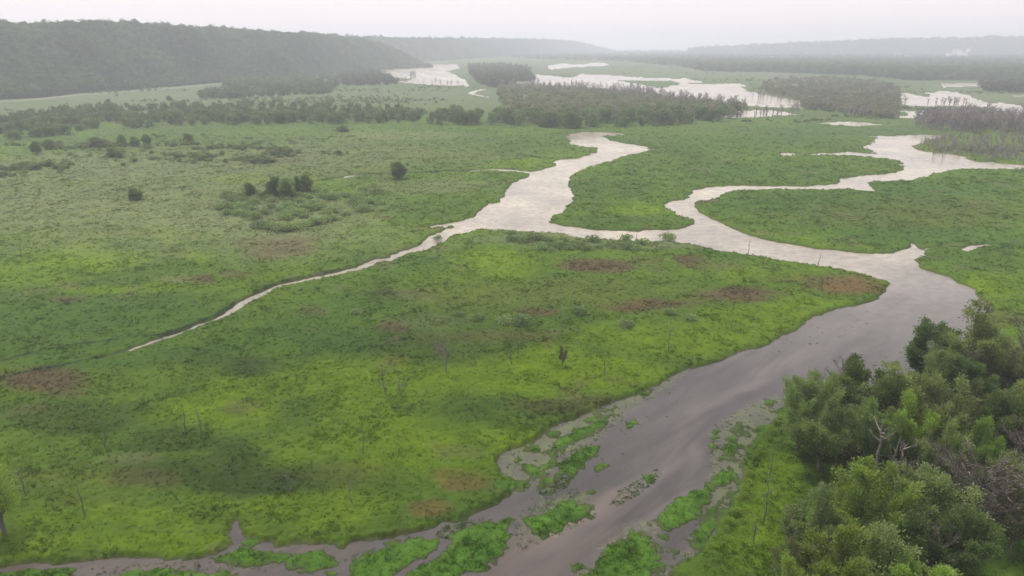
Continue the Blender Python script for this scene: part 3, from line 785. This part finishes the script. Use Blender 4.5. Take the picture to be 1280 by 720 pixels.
plain_wood('far_forest', [(640,69),(640,64),(860,63.2),(1400,63.2),(1500,70),(1500,104),(1290,106),(1250,101),(1130,101),(1080,95),(1020,93),(960,91),(880,90),(860,86),(880,88),(850,84),(780,77.5),(700,76),(640,73)],
           20000, 1.35, 'broad dark forest stretching to the horizon on the right', seed=3)
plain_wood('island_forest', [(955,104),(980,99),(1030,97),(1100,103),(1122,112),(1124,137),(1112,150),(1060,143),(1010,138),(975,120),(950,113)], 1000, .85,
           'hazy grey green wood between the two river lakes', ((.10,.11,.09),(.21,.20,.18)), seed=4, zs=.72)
plain_wood('lakeside_wood', [(585,83),(625,82),(665,87),(660,95),(670,101),(640,106),(618,110),(600,106),(588,96)], 900, 1.05, 'dark wood standing between the left and middle lakes', ((.05,.06,.05),(.11,.11,.10)), seed=5)
plain_wood('lake_edge_wood', [(425,96),(455,90),(478,92),(490,99),(498,104),(492,107),(430,108)], 300, .8, 'dark wood along the near shore of the left lake', ((.04,.045,.032),(.08,.08,.065)), seed=6)
plain_wood('bluff_foot_wood', [(278,104),(340,97),(420,92),(450,96),(425,106),(410,118),(350,121),(290,124),(250,126),(252,119),(282,116)], 900, .8, 'hazy wood at the foot of the bluff', seed=7)
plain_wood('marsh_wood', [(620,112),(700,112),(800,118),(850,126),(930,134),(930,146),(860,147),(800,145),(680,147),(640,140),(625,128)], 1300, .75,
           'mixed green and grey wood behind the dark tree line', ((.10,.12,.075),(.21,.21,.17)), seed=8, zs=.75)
plain_wood('meadow_wood', [(-60,160),(0,150),(60,142),(130,134),(200,134),(300,132),(400,134),(500,140),(534,141),(534,151),(400,153),(300,154),(200,154),(100,160),(0,168),(-60,172)], 800, .62,
           'grey green trees massed behind the left tree line', ((.055,.075,.042),(.12,.15,.08)), seed=12)
plain_wood('right_far_wood', [(1225,110),(1250,107),(1300,108),(1400,112),(1400,120),(1280,117),(1230,116)], 420, 1.0, 'dark wood beyond the right lake', ((.045,.05,.04),(.09,.085,.075)), seed=9)

# low thickets over the far meadows
n = 60000
qx = R.uniform(-80, 1360, n); qy = R.uniform(84, 232, n); x, y = unproj(qx, qy); D_ = np.hypot(x, y)
s_, _, _ = shore(x, y)
th = fbm(x * .35, y, 60, 4, 901) + .45 * fbm(x, y, 14, 3, 905)
left = sstep(640, 300, qx); hot = np.exp(-((qx - 190) / 170) ** 2 - ((qy - 187) / 20) ** 2) * .38 + np.exp(-((qx - 400) / 200) ** 2 - ((qy - 195) / 14) ** 2) * .22 + np.exp(-((qx - 480) / 160) ** 2 - ((qy - 126) / 10) ** 2) * .45 + (qy < 118) * .22 + np.exp(-((qx - 1220) / 90) ** 2 - ((qy - 182) / 18) ** 2) * .5
ok = (s_ > 4) & (th + hot > .50 + .25 * (1 - left) * (qy > 155)) & ~((qx > 640) & (qy > 160) & (qx < 1140))
x, y, qy_ = x[ok], y[ok], qy[ok]; m = len(x); print('thickets', m)
sc = R.uniform(.10, .26, m) * (1 + .5 * (R.uniform(0, 1, m) > .93))
scatter('thickets', np.stack([x, y, np.full(m, .3)], 1), np.stack([sc * 1.8, sc * 1.8, sc], 1), R.uniform(0, 6.28, m), tree_tint(m, (.08, .11, .05), (.15, .195, .09)), FAR, 'low sage and dark green thickets spread over the far meadows', 'thickets')

# ------------------------------------------------------------------ road at the bluff foot
def strip(name, pts, w, h, mat):
    P = np.array(pts, float); t = np.linspace(0, len(P) - 1, 120)
    x, y = unproj(np.interp(t, np.arange(len(P)), P[:, 0]), np.interp(t, np.arange(len(P)), P[:, 1]), h)
    T = np.stack([np.gradient(x), np.gradient(y)], 1); T /= np.linalg.norm(T, axis=1)[:, None]; Nn = np.stack([-T[:, 1], T[:, 0]], 1)
    prof = [(-w * 1.5, -.5), (-w / 2, h), (w / 2, h), (w * 1.5, -.5)]
    V = np.array([[x + Nn[:, 0] * o, y + Nn[:, 1] * o, np.full(len(x), z)] for o, z in prof]).transpose(2, 0, 1).reshape(-1, 3)
    i = np.arange(len(x) - 1)[:, None] * 4; j = np.arange(3)[None, :]
    return add_obj(name, mesh_np(name, V, np.stack([i + j, i + 4 + j, i + 5 + j, i + 1 + j], -1).reshape(-1, 4), mat))
k = NT('road_gravel'); geo = k.n('ShaderNodeNewGeometry')
p = k.n('ShaderNodeBsdfPrincipled'); k.l(k.mix(k.noise(.3, 4, .6, geo.outputs['Position']), (.15, .155, .13), (.22, .22, .20)), p.inputs['Base Color']); p.inputs['Roughness'].default_value = .9
k.l(p.outputs[0], k.out.inputs[0])
tag(strip('road', [(-80,131),(0,127),(40,124.5),(67,121.6),(97,118.6),(161,114.5),(215,110),(279,104),(300,102)], 3.6, 1.4, k.m), kind='structure')

# ------------------------------------------------------------------ trees as things
def place(o, x, y, rz, s, sz=None):
    o.location = (x, y, .25); o.rotation_euler = (0, 0, rz); o.scale = (s, s, sz or s)

_protos = {}
def big_proto(key, mats, **kw):
    if key not in _protos:
        w, l, lv = make_tree(**kw)
        _protos[key] = (mesh_np('trunk', w[0], w[1], mats[0], True), leaf_mesh('crown', l, lv, mats[1]), kw['h'], kw['w'])
    return _protos[key]
def big_tree(name, key, x, y, h, w, rz, label, cat='tree', group=None):
    tm, cm, ph, pw = _protos[key]
    root = bpy.data.objects.new(name, None); COL.objects.link(root); root.empty_display_size = .5
    root.location = (x, y, .3); root.rotation_euler = (0, 0, rz); root.scale = (w / pw, w / pw, h / ph)
    tag(root, label, cat, group)
    for nm, me in (('trunk', tm), ('crown', cm)):
        o = bpy.data.objects.new(nm, me); COL.objects.link(o); o.parent = root
    return root

WK = dict(h=14, w=10)
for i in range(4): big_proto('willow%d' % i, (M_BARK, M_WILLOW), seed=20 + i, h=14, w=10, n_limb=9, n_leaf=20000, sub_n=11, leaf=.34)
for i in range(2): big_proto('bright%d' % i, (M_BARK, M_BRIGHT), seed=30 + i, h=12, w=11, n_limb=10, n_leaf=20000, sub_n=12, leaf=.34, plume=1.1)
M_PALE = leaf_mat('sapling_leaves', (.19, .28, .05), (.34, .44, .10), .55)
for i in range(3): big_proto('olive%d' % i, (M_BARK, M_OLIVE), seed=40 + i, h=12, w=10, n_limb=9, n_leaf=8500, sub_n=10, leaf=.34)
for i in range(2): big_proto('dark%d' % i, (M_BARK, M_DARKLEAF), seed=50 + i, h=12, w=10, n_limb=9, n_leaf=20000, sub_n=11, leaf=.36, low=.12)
_keys = ['willow0','willow1','willow2','willow3']
GROVE = [
 # px, base y, top y, crown width px, kind, label
 (1148,478,402,62,'dark0','dark round leafy tree at the far tip of the grove beside the river'),
 (1206,492,380,72,'willow0','tall pale green tree behind the round dark tree at the grove tip'),
 (1178,505,425,60,'willow1','soft green tree right of the round dark tree at the grove tip'),
 (1250,500,432,56,'olive0','dull olive tree near the right edge behind the grove'),
 (1290,520,440,70,'olive1','dull olive tree cut by the right edge above the middle'),
 (1066,548,449,72,'dark1','dark green tree with the highest crown along the grove front'),
 (998,562,470,52,'willow2','leftmost tree of the grove leaning over the river scum'),
 (1030,560,462,64,'willow3','pale feathery tree second from the left in the grove front'),
 (1022,590,500,62,'willow1','shaded tree at the left foot of the grove beside the meadow'),
 (1112,560,455,74,'willow0','broad green tree right of the darkest grove crown'),
 (1150,575,468,70,'willow2','yellowish plumed tree in the middle of the grove'),
 (1120,590,498,60,'bright0','light green tree above the pale dead snags'),
 (1080,590,496,58,'willow3','green tree directly left of the pale dead snags'),
 (1195,560,470,66,'olive2','greyish tree in the grove behind the middle plumes'),
 (1232,580,488,64,'dark0','dark tree in the shaded back of the grove'),
 (1210,612,528,56,'bright1','small bright tree in the middle of the grove right half'),
 (1272,600,512,66,'olive0','pale olive tree at the right edge halfway down'),
 (1165,615,530,52,'willow1','small fresh green tree right of the pale dead snags'),
 (1240,640,560,60,'willow3','green tree behind the brown dead brush'),
 (1075,690,588,104,'bright0','large bright green plumed tree in the lower middle of the grove'),
 (1150,692,594,84,'willow2','green tree right of the large bright plumed tree'),
 (1010,710,612,66,'willow0','pale hazy tree at the lower left end of the grove'),
 (1115,725,640,84,'dark1','dark leafy tree below the large bright plumed tree'),
 (1180,730,640,70,'dark0','shaded tree at the lower right of the grove'),
 (1040,768,664,86,'bright1','bushy bright tree at the bottom edge left of centre in the grove'),
 (1100,775,668,90,'willow3','bushy green tree at the bottom edge in the middle of the grove'),
 (985,770,676,60,'olive1','brownish olive tree at the bottom left corner of the grove'),
 (1150,812,708,92,'bright1','yellow green crown just rising over the bottom edge'),
 (975,810,706,60,'bright0','bright crown at the bottom edge left end of the grove'),
 (1282,560,470,60,'willow2','green tree on the right edge in the back of the grove'),
 (1200,520,450,56,'dark1','dark tree hidden behind the grove tip trees'),
 (1262,690,610,60,'olive2','dull tree at the right edge behind the brown brush'),
]
for (px, pb, pt, pw, key, label) in GROVE:
    x, y, h = height_for(px, pb, pt); wpx = pw / F * math.hypot(y, H) * 1.12
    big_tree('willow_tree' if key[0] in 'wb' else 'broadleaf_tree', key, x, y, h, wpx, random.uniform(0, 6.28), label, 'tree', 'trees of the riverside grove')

# ---- leafless trees and snags with parts
def bare_thing(name, seed, px, pb, pt, wpx, label, mats=(M_DEAD, M_TWIG), n_limb=7, thick=1.0, sub=6, group=None, cat='dead tree', tuft_top=False):
    x, y, h = height_for(px, pb, pt); w = wpx / F * math.hypot(y, H)
    a, b = make_bare(seed, h, max(w, .4), n_limb, thick, sub)
    root = bpy.data.objects.new(name, None); COL.objects.link(root); root.location = (x, y, .3); root.empty_display_size = .5
    tag(root, label, cat, group)
    add_obj('trunk', mesh_np('trunk', a[0], a[1], mats[0], True), root)
    me = mesh_np('crown', b[0], b[1], mats[1]); put_attr(me, 'lv', np.repeat(np.random.default_rng(seed).uniform(0, 1, len(b[1])), 4))
    add_obj('crown', me, root)
    if tuft_top:
        q, lv = make_crown(seed, 1.3, 1.9, 160, .35); q[0][:, 2] += h - .7; q[0][:, 0] -= .6
        add_obj('leaf_tuft', leaf_mesh('leaf_tuft', q, lv, M_SCRUB), root)
    return root
bare_thing('dead_tree', 1, 557, 466, 420, 26, 'grey dead tree with a pale leafy tip alone in the central marsh', thick=.8, sub=10, n_limb=16, tuft_top=True, mats=(M_DEAD, M_GREYBRUSH))
bare_thing('dead_tree', 2, 1085, 612, 520, 40, 'tall forked pale snag rising in the grove clearing', thick=1.2, n_limb=6, sub=3)
bare_thing('dead_tree', 3, 1096, 616, 536, 26, 'thin pale snag close beside the tall forked one', thick=1.0, n_limb=5, sub=3)
bare_thing('dead_tree', 4, 1118, 618, 548, 34, 'pale grey snag with many stems right of the tall forked snag', thick=1.1, n_limb=8, sub=4)
for i, (px, pb, pt, w, lb) in enumerate([
  (1215, 668, 570, 84, 'wide tangle of brown dead branches in the right lower grove'),
  (1178, 640, 560, 60, 'grey brown leafless tree left of the wide brown tangle'),
  (1258, 672, 590, 76, 'brown leafless tree at the right edge of the wide tangle'),
  (1235, 690, 616, 70, 'low brown leafless tree in front of the wide tangle'),
  (1145, 640, 575, 46, 'small grey brown leafless tree between the snags and the tangle'),
  (1165, 735, 668, 40, 'small grey leafless tree near the bottom of the grove'),
  (1000, 730, 665, 56, 'brown twiggy tree at the lower left of the grove'),
  (1262, 610, 540, 56, 'grey leafless tree behind the tangle at the right edge'),
  (1040, 520, 455, 44, 'thin leafless tree among the front crowns of the grove'),
  (1190, 500, 432, 40, 'grey leafless tree among the tip trees of the grove'),
  (1268, 480, 400, 46, 'brown twiggy tree standing on the right meadow')]):
    bare_thing('leafless_tree', 60 + i, px, pb, pt, w, lb, (M_DEADDARK, M_TWIG), n_limb=20, thick=.75, sub=12, cat='leafless tree', group='leafless trees in the grove')
# thin snags scattered on the marsh: px, base, top, width, label
for i, (px, pb, pt, w, lb) in enumerate([
  (935, 320, 297, 3, 'bare pole snag at the water edge left of the other one'), (1022, 335, 315, 3, 'bare pole snag at the water edge near the brown point'),
  (795, 302, 289, 3, 'short bare pole snag at the channel edge near the middle'), (914, 413, 394, 8, 'pale little snag on the tongue of marsh'),
  (452, 567, 530, 9, 'slim grey snag in the lower central marsh'), (250, 552, 512, 7, 'slim grey snag in the lower left marsh'), (231, 540, 500, 8, 'faint grey snag just left of another in the lower left marsh'),
  (33, 620, 575, 14, 'dark grey branching snag beside the yellow green tree'), (108, 645, 600, 6, 'thin snag right of the yellow green tree'), (640, 455, 428, 4, 'thin pole snag in the central marsh'),
  (594, 458, 432, 4, 'thin grey pole right of the dead tree in the central marsh'), (482, 492, 455, 16, 'hazy grey twiggy snag in the central marsh'), (500, 495, 474, 18, 'low grey twiggy snag beside the hazy one'),
  (835, 440, 410, 8, 'greyish snag near the river bank in the centre'), (26, 322, 296, 6, 'grey pole snag on the far left meadow'), (1, 322, 300, 5, 'grey pole snag cut by the left edge'),
  (130, 560, 520, 7, 'thin snag on the left marsh above the dark patch'), (440, 628, 600, 7, 'small snag above the lower river bank'), (360, 618, 590, 16, 'low twiggy snag near the rust patch'),
  (648, 448, 422, 9, 'faint twiggy snag right of the centre'), (755, 470, 440, 8, 'faint snag right of the dark little conifer'), (880, 345, 325, 5, 'thin snag near the channel on the tongue of marsh'),
  (952, 655, 590, 14, 'slim dead sapling on the bright bank by the grove'), (942, 680, 640, 10, 'small dead sapling low on the bright bank'), (962, 600, 560, 8, 'thin dead sapling on the small meadow'),
  (1258, 330, 300, 12, 'faint twiggy snag on the right marsh'), (962, 275, 255, 10, 'faint twiggy snag on the upper right marsh'), (740, 262, 245, 6, 'faint snag on the marsh between the channels'),
  (810, 205, 192, 6, 'dark snag by the upper channel'), (785, 208, 196, 7, 'low dark snag by the upper channel')]):
    bare_thing('snag', 200 + i, px, pb, pt, w, lb, (M_DEADDARK, M_GREYBRUSH), n_limb=4 if w < 7 else 9, thick=.8 if w < 5 else .5, sub=3 if w < 7 else 8, cat='snag', group='snags scattered over the marsh')

# ---- lone trees on the marsh (trunk + crown)
for i in range(3):
    q, lv = make_crown(80 + i, 8, 8.5, 5200, .62); t_ = tube(np.array([[0, 0, -.8], [.05, 0, 1.5], [.3, .1, 4.5]]), [.3, .22, .08], 7)
    _protos['lone%d' % i] = (mesh_np('trunk', t_[0], t_[1], M_BARK, True), leaf_mesh('crown', q, lv, M_LONE), 8.6, 8.5)
for (px, pb, pt, pw, key, nm, label) in [
 (498,224,201,21,'lone0','marsh_tree','round dark tree standing alone on the upper marsh'),
 (312,247,227,18,'lone1','marsh_tree','small round dark tree left of the tree clump'),
 (345,247,220,20,'lone2','marsh_tree','left tree of the dark clump'), (358,248,221,22,'lone0','marsh_tree','middle tree of the dark clump'),
 (383,239,216,19,'lone1','marsh_tree','tallest right tree of the dark clump'), (372,240,220,10,'lone2','marsh_tree','narrow tree between the middle and right trees of the clump'),
 (336,248,236,20,'lone1','marsh_tree','low bush at the left foot of the dark clump'),
 (168,250,234,19,'lone2','marsh_tree','small ragged dark tree alone on the left meadow'),
 (46,193,175,13,'lone0','marsh_tree','narrow dark tree left on the far meadow edge'), (63,187,173,16,'lone1','marsh_tree','dark tree just right of the narrow one'),
 (140,197,183,15,'lone2','marsh_tree','dark tree in the scrub of the far left meadow'), (150,198,189,8,'lone0','marsh_tree','little tree touching the dark scrub tree'),
 (153,182,167,12,'lone1','marsh_tree','dark tree behind the scrub right of the others'), (168,183,170,13,'lone2','marsh_tree','left of two rounded trees behind the scrub'), (184,181,167,13,'lone0','marsh_tree','right of two rounded trees behind the scrub'),
 (120,184,170,22,'lone1','marsh_tree','wide dark tree in the middle of the scrub'), (235,178,166,12,'lone2','marsh_tree','small tree below the left tree line'),
 (428,165,156,15,'lone0','marsh_tree','low round tree in front of the middle tree line'), (211,126,119,7,'lone1','marsh_tree','tiny lone tree on the pale field by the bluff'),
 (136,130,123,7,'lone2','marsh_tree','tiny lone tree on the pale field at the left'),
 (702,458,431,15,'olive0','marsh_bush','narrow dark bush standing in the central marsh'),
 (713,160,139,26,'lone1','marsh_tree','rounded pale tree bulging from the dark tree line'),
]:
    x, y, h = height_for(px, pb, pt); big_tree(nm, key, x, y, h, pw / F * math.hypot(y, H) * 1.1, random.uniform(0, 6.28), label)
x, y, h = height_for(6, 668, 578); big_proto('lime', (M_DEADDARK, M_PALE), seed=91, h=14, w=6, n_limb=8, n_leaf=4200, sub_n=9, leaf=.36, low=.34)
big_tree('young_tree', 'lime', x, y, h, 46 / F * math.hypot(y, H), .6, 'slender yellow green tree at the lower left edge')

# ---- single-mesh trees for the far rows, and scrub
def one_mesh(n, seed, h, w, cnt, leaf, mat, bushy=False, trunk=True):
    out = []
    for i in range(n):
        q, lv = make_crown(seed + i, h, w, cnt, leaf, bushy=bushy); parts = [q]; lvv = np.repeat(lv, 4)
        if trunk:
            t = tube(np.array([[0, 0, -1], [0, 0, h * .35], [w * .04, 0, h * .75]]), [.35, .26, .1], 5); parts.append(t); lvv = np.concatenate([lvv, np.zeros(len(t[0]))])
        v, qq = join(parts); me = mesh_np('tree', v, qq, mat); put_attr(me, 'lv', lvv); out.append(me)
    return out
MID = one_mesh(6, 700, 16, 11, 800, 1.3, M_MIDLEAF); MIDP = one_mesh(4, 720, 16, 12, 800, 1.3, M_MIDLEAF2)
BANK_BUSH = one_mesh(4, 780, 2.2, 4.5, 500, .4, M_BRIGHT, True, False)
SHRUB = one_mesh(6, 740, 2.2, 5.5, 500, .5, M_SCRUB, True, False)
DSHRUB = one_mesh(5, 760, 5, 8, 420, .7, M_MIDLEAF, True, False)
GREY = []
for i in range(7):
    a, b = make_bare(800 + i, 15, 6.5, 15, 2.0, 9); v, q = join([a, b]); me = mesh_np('bare_tree', v, q, M_GREYBRUSH)
    put_attr(me, 'lv', np.random.default_rng(i).uniform(0, 1, len(v))); GREY.append(me)

plain_wood('bare_thicket', [(1140,150),(1200,147),(1350,150),(1350,172),(1200,166),(1145,163)], 420, .9, 'dense grey brown leafless thicket in front of the right lake', seed=21, wet=True, shapes=GREY)
plain_wood('bare_scrub', [(1165,174),(1350,172),(1350,207),(1230,201),(1170,190),(1150,182)], 420, .36, 'low grey brown leafless scrub on the right marsh', seed=22, shapes=GREY)
plain_wood('bare_shore_wood', [(620,104),(700,107),(800,112),(850,122),(930,132),(930,140),(840,132),(740,122),(620,114)], 380, .75, 'grey leafless wood along the near shore of the middle lake', seed=23, wet=True, shapes=GREY)

def row(name, shapes, ph, items, label, cat, group, wmul=1.0):
    for (px, pb, hm) in items:
        x, y = unproj(px, pb); o = add_obj(name, random.choice(shapes)); s = hm / ph * (1.45 if ph == 2.2 and wmul >= 1 else 1)
        place(o, float(x), float(y), random.uniform(0, 6.28), s * wmul * random.uniform(.9, 1.15), s); tag(o, label, cat, group)

def linepts(line, n, dy, hlo, hhi):
    L = np.array(line, float); xs = np.sort(np.random.default_rng(n).uniform(L[0, 0], L[-1, 0], n)); out = []
    for x in xs: out.append((x, np.interp(x, L[:, 0], L[:, 1]) - random.uniform(0, dy), random.uniform(hlo, hhi)))
    return out
row('woodland_tree', MID + MIDP[:1], 16, linepts([(538,156.5),(640,158),(700,161),(760,161),(830,158),(905,153)], 95, 8, 9, 17),
    'dark leafy tree in the straight tree line right of the gap', 'tree', 'trees of the dark tree line right of the gap', 1.35)
row('woodland_tree', MIDP + MID[:2], 16, linepts([(680,152),(760,152),(850,150),(930,150)], 30, 8, 12, 15),
    'lighter green tree standing just behind the dark tree line', 'tree', 'light trees behind the dark tree line', 1.35)
row('woodland_tree', MID + MIDP[:1], 16, linepts([(200,158),(300,157),(400,156),(520,154)], 85, 8, 8, 13),
    'dark leafy tree in the tree line left of the gap', 'tree', 'trees of the tree line left of the gap', 1.4)
row('woodland_tree', MID + MIDP[:2], 16, linepts([(-60,186),(0,178),(60,172),(130,165),(200,160)], 90, 18, 6, 11),
    'dark bushy tree in the left end of the tree line', 'tree', 'bushy trees at the left end of the tree line', 1.5)
row('grey_tree', GREY, 15, linepts([(625,112),(700,116),(780,120),(860,128)], 70, 5, 9, 15), 'grey leafless tree on the shore of the middle lake', 'bare tree', 'bare trees on the middle lake shore')
row('grey_tree', GREY, 15, linepts([(850,150),(900,151),(960,148),(1010,144)], 34, 8, 8, 13), 'grey leafless tree by the narrow far channel', 'bare tree', 'bare trees by the narrow far channel')
row('grey_tree', GREY, 15, linepts([(1150,163),(1200,166),(1290,170),(1350,172)], 110, 16, 11, 17), 'purplish grey leafless tree in the dense band by the right lake', 'bare tree', 'bare trees in the band by the right lake')
row('grey_tree', GREY, 15, linepts([(1160,196),(1220,203),(1300,208)], 90, 30, 3, 6.5), 'small grey leafless tree on the low right marsh', 'bare tree', 'small bare trees on the right marsh')
row('grey_tree', GREY, 15, linepts([(1125,132),(1180,134),(1220,135)], 14, 4, 9, 13), 'grey leafless tree standing in the shallow right lake', 'bare tree', 'bare trees standing in the right lake')
row('grey_tree', GREY, 15, linepts([(940,124),(1000,133),(1080,150),(1125,156)], 46, 9, 8, 13), 'grey leafless tree on the wooded island shore', 'bare tree', 'bare trees on the wooded island shore')
row('grey_tree', GREY, 15, linepts([(495,104),(520,106),(575,108.5)], 16, 3, 8, 13), 'grey leafless tree at the near edge of the left lake', 'bare tree', 'bare trees at the left lake')
row('grey_tree', GREY, 15, [(515,97,16),(517,97.5,17),(519,97,15),(513,97.4,13)], 'dark bare tree of the clump standing in the left lake', 'bare tree', 'clump standing in the left lake', 1.5)
row('dark_shrub', DSHRUB, 5, linepts([(60,196),(140,202),(240,206),(310,206)], 40, 14, 1.8, 3.6), 'dark low shrub on the scrubby far left meadow', 'shrub', 'dark shrubs on the far left meadow', 1.3)
row('dark_shrub', DSHRUB, 5, linepts([(180,180),(260,178),(340,186),(470,176)], 46, 9, 1.4, 3.0), 'low dark shrub below the left tree line', 'shrub', 'dark shrubs below the left tree line', 1.4)
row('willow_shrub', SHRUB, 2.2, linepts([(275,272),(330,278),(400,276),(480,262)], 90, 30, 1.6, 2.6), 'low grey green shrub of the willow scrub below the dark clump', 'shrub', 'willow shrubs below the dark tree clump')
row('willow_shrub', SHRUB, 2.2, [(322,286,2.4),(334,287,2.6),(343,288,2.3),(352,290,2.7),(364,290,2.8),(374,288,2.7),(385,284,2.4),(397,282,2.6),(405,280,2.5),(415,277,2.4)],
    'yellowish rounded shrub in the front row of the willow scrub', 'shrub', 'yellowish front row of the willow scrub', 1.1)
row('willow_shrub', SHRUB, 2.2, linepts([(630,306),(690,316),(740,318),(850,311)], 40, 14, 1.2, 2.2), 'low sage green shrub on the near bank of the junction', 'shrub', 'shrubs on the near bank of the junction')
row('willow_shrub', SHRUB, 2.2, [(632,405,1.7),(650,408,2.1),(600,402,1.5),(726,395,1.9),(780,410,1.6),(573,398,1.3),(655,404,1.7),(548,300,1.3),(838,395,1.6),(445,395,1.4),(865,402,1.4),(910,205,2)],
    'small pale shrub alone on the central marsh', 'shrub', 'small pale shrubs dotted over the central marsh')
row('bank_shrub', BANK_BUSH, 2.2, linepts([(905,680),(925,640),(945,580),(975,530)], 22, 10, 1.2, 2.0), 'rounded shrub on the bright bank beside the grove', 'shrub', 'shrubs on the bright bank by the grove', .7)

# ------------------------------------------------------------------ distant white smoke
k = NT('white_smoke'); pv = k.n('ShaderNodeVolumePrincipled'); pv.inputs['Color'].default_value = (.97, .97, .97, 1); pv.inputs['Density'].default_value = .04
k.l(pv.outputs[0], k.out.inputs['Volume'])
import bmesh
def smoke(px, pb, pt, wpx, n, seed, label):
    x, y, h = height_for(px, pb, pt, 0); w = wpx / F * math.hypot(y, H); rng = np.random.default_rng(seed); bm = bmesh.new()
    from mathutils import Matrix
    for i in range(n):
        t = (i + .5) / n; zz = h * rng.uniform(.15, .8); r = h * rng.uniform(.14, .24)
        bmesh.ops.create_icosphere(bm, subdivisions=2, radius=r, matrix=Matrix.Translation((w * (t - .5), rng.normal() * 12, zz)) @ Matrix.Diagonal((1.1, 1, 1, 1)))
    for v in bm.verts: v.co *= 1 + .06 * math.sin(v.co.x * .3 + v.co.z * .4)
    me = bpy.data.meshes.new('smoke'); bm.to_mesh(me); bm.free(); me.materials.append(k.m)
    tag(add_obj('smoke', me, loc=(x, y, 8)), label, 'smoke', kind='stuff')
smoke(1128, 74, 67, 22, 7, 1, 'small low white smoke drifting over the far forest')
smoke(1196, 74.5, 60, 27, 12, 2, 'larger white smoke rising over the far forest at the right')

# ------------------------------------------------------------------ haze
HZ = 9300.0
top = 175.0
v = [(-HZ, -HZ, -2.5), (HZ, -HZ, -2.5), (HZ, HZ, -2.5), (-HZ, HZ, -2.5), (-HZ, -HZ, top), (HZ, -HZ, top), (HZ, HZ, top), (-HZ, HZ, top)]
f = [(0, 3, 2, 1), (4, 5, 6, 7), (0, 1, 5, 4), (1, 2, 6, 5), (2, 3, 7, 6), (3, 0, 4, 7)]
k = NT('haze_air'); pv = k.n('ShaderNodeVolumePrincipled'); pv.inputs['Color'].default_value = (.865, .915, 1.0, 1); pv.inputs['Density'].default_value = .00023
pv.inputs['Anisotropy'].default_value = .25
k.l(pv.outputs[0], k.out.inputs['Volume'])
tag(add_obj('haze', mesh_np('haze', v, np.array(f), k.m)), 'pale blue grey haze filling the whole valley', 'haze', kind='stuff')

# ------------------------------------------------------------------ light
SUN_EL, SUN_AZ = math.radians(60), math.radians(-38)
w = bpy.data.worlds.new('World'); scene.world = w; w.use_nodes = True; t = w.node_tree; t.nodes.clear()
out = t.nodes.new('ShaderNodeOutputWorld'); bg = t.nodes.new('ShaderNodeBackground'); sky = t.nodes.new('ShaderNodeTexSky')
sky.sky_type = 'NISHITA'; sky.sun_disc = False; sky.sun_elevation = SUN_EL; sky.sun_rotation = SUN_AZ; sky.dust_density = 4; sky.air_density = 1.0; sky.altitude = 200
mx = t.nodes.new('ShaderNodeMix'); mx.data_type = 'RGBA'; mx.inputs[0].default_value = .80
t.links.new(sky.outputs[0], mx.inputs[6]); mx.inputs[7].default_value = (8.5, 7.8, 8.1, 1)      # high overcast veil
bg.inputs['Strength'].default_value = .09
t.links.new(mx.outputs[2], bg.inputs['Color']); t.links.new(bg.outputs[0], out.inputs[0])
sd = bpy.data.lights.new('sun', 'SUN'); sd.energy = 2.2; sd.angle = math.radians(11); sd.color = (1, .955, .88)
so = bpy.data.objects.new('sun', sd); COL.objects.link(so); so.location = (0, 0, 300)
sv = Vector((math.sin(SUN_AZ) * math.cos(SUN_EL), math.cos(SUN_AZ) * math.cos(SUN_EL), math.sin(SUN_EL)))
so.rotation_euler = sv.to_track_quat('Z', 'Y').to_euler()

vs = scene.view_settings; vs.view_transform = 'Standard'; vs.look = 'None'; vs.gamma = 1; vs.exposure = 0.64; vs.use_curve_mapping = False
cy = scene.cycles; cy.use_denoising = True; cy.max_bounces = 6; cy.diffuse_bounces = 3; cy.glossy_bounces = 2; cy.transmission_bounces = 3; cy.volume_bounces = 1; cy.transparent_max_bounces = 4
cy.use_adaptive_sampling = True; cy.adaptive_threshold = .02
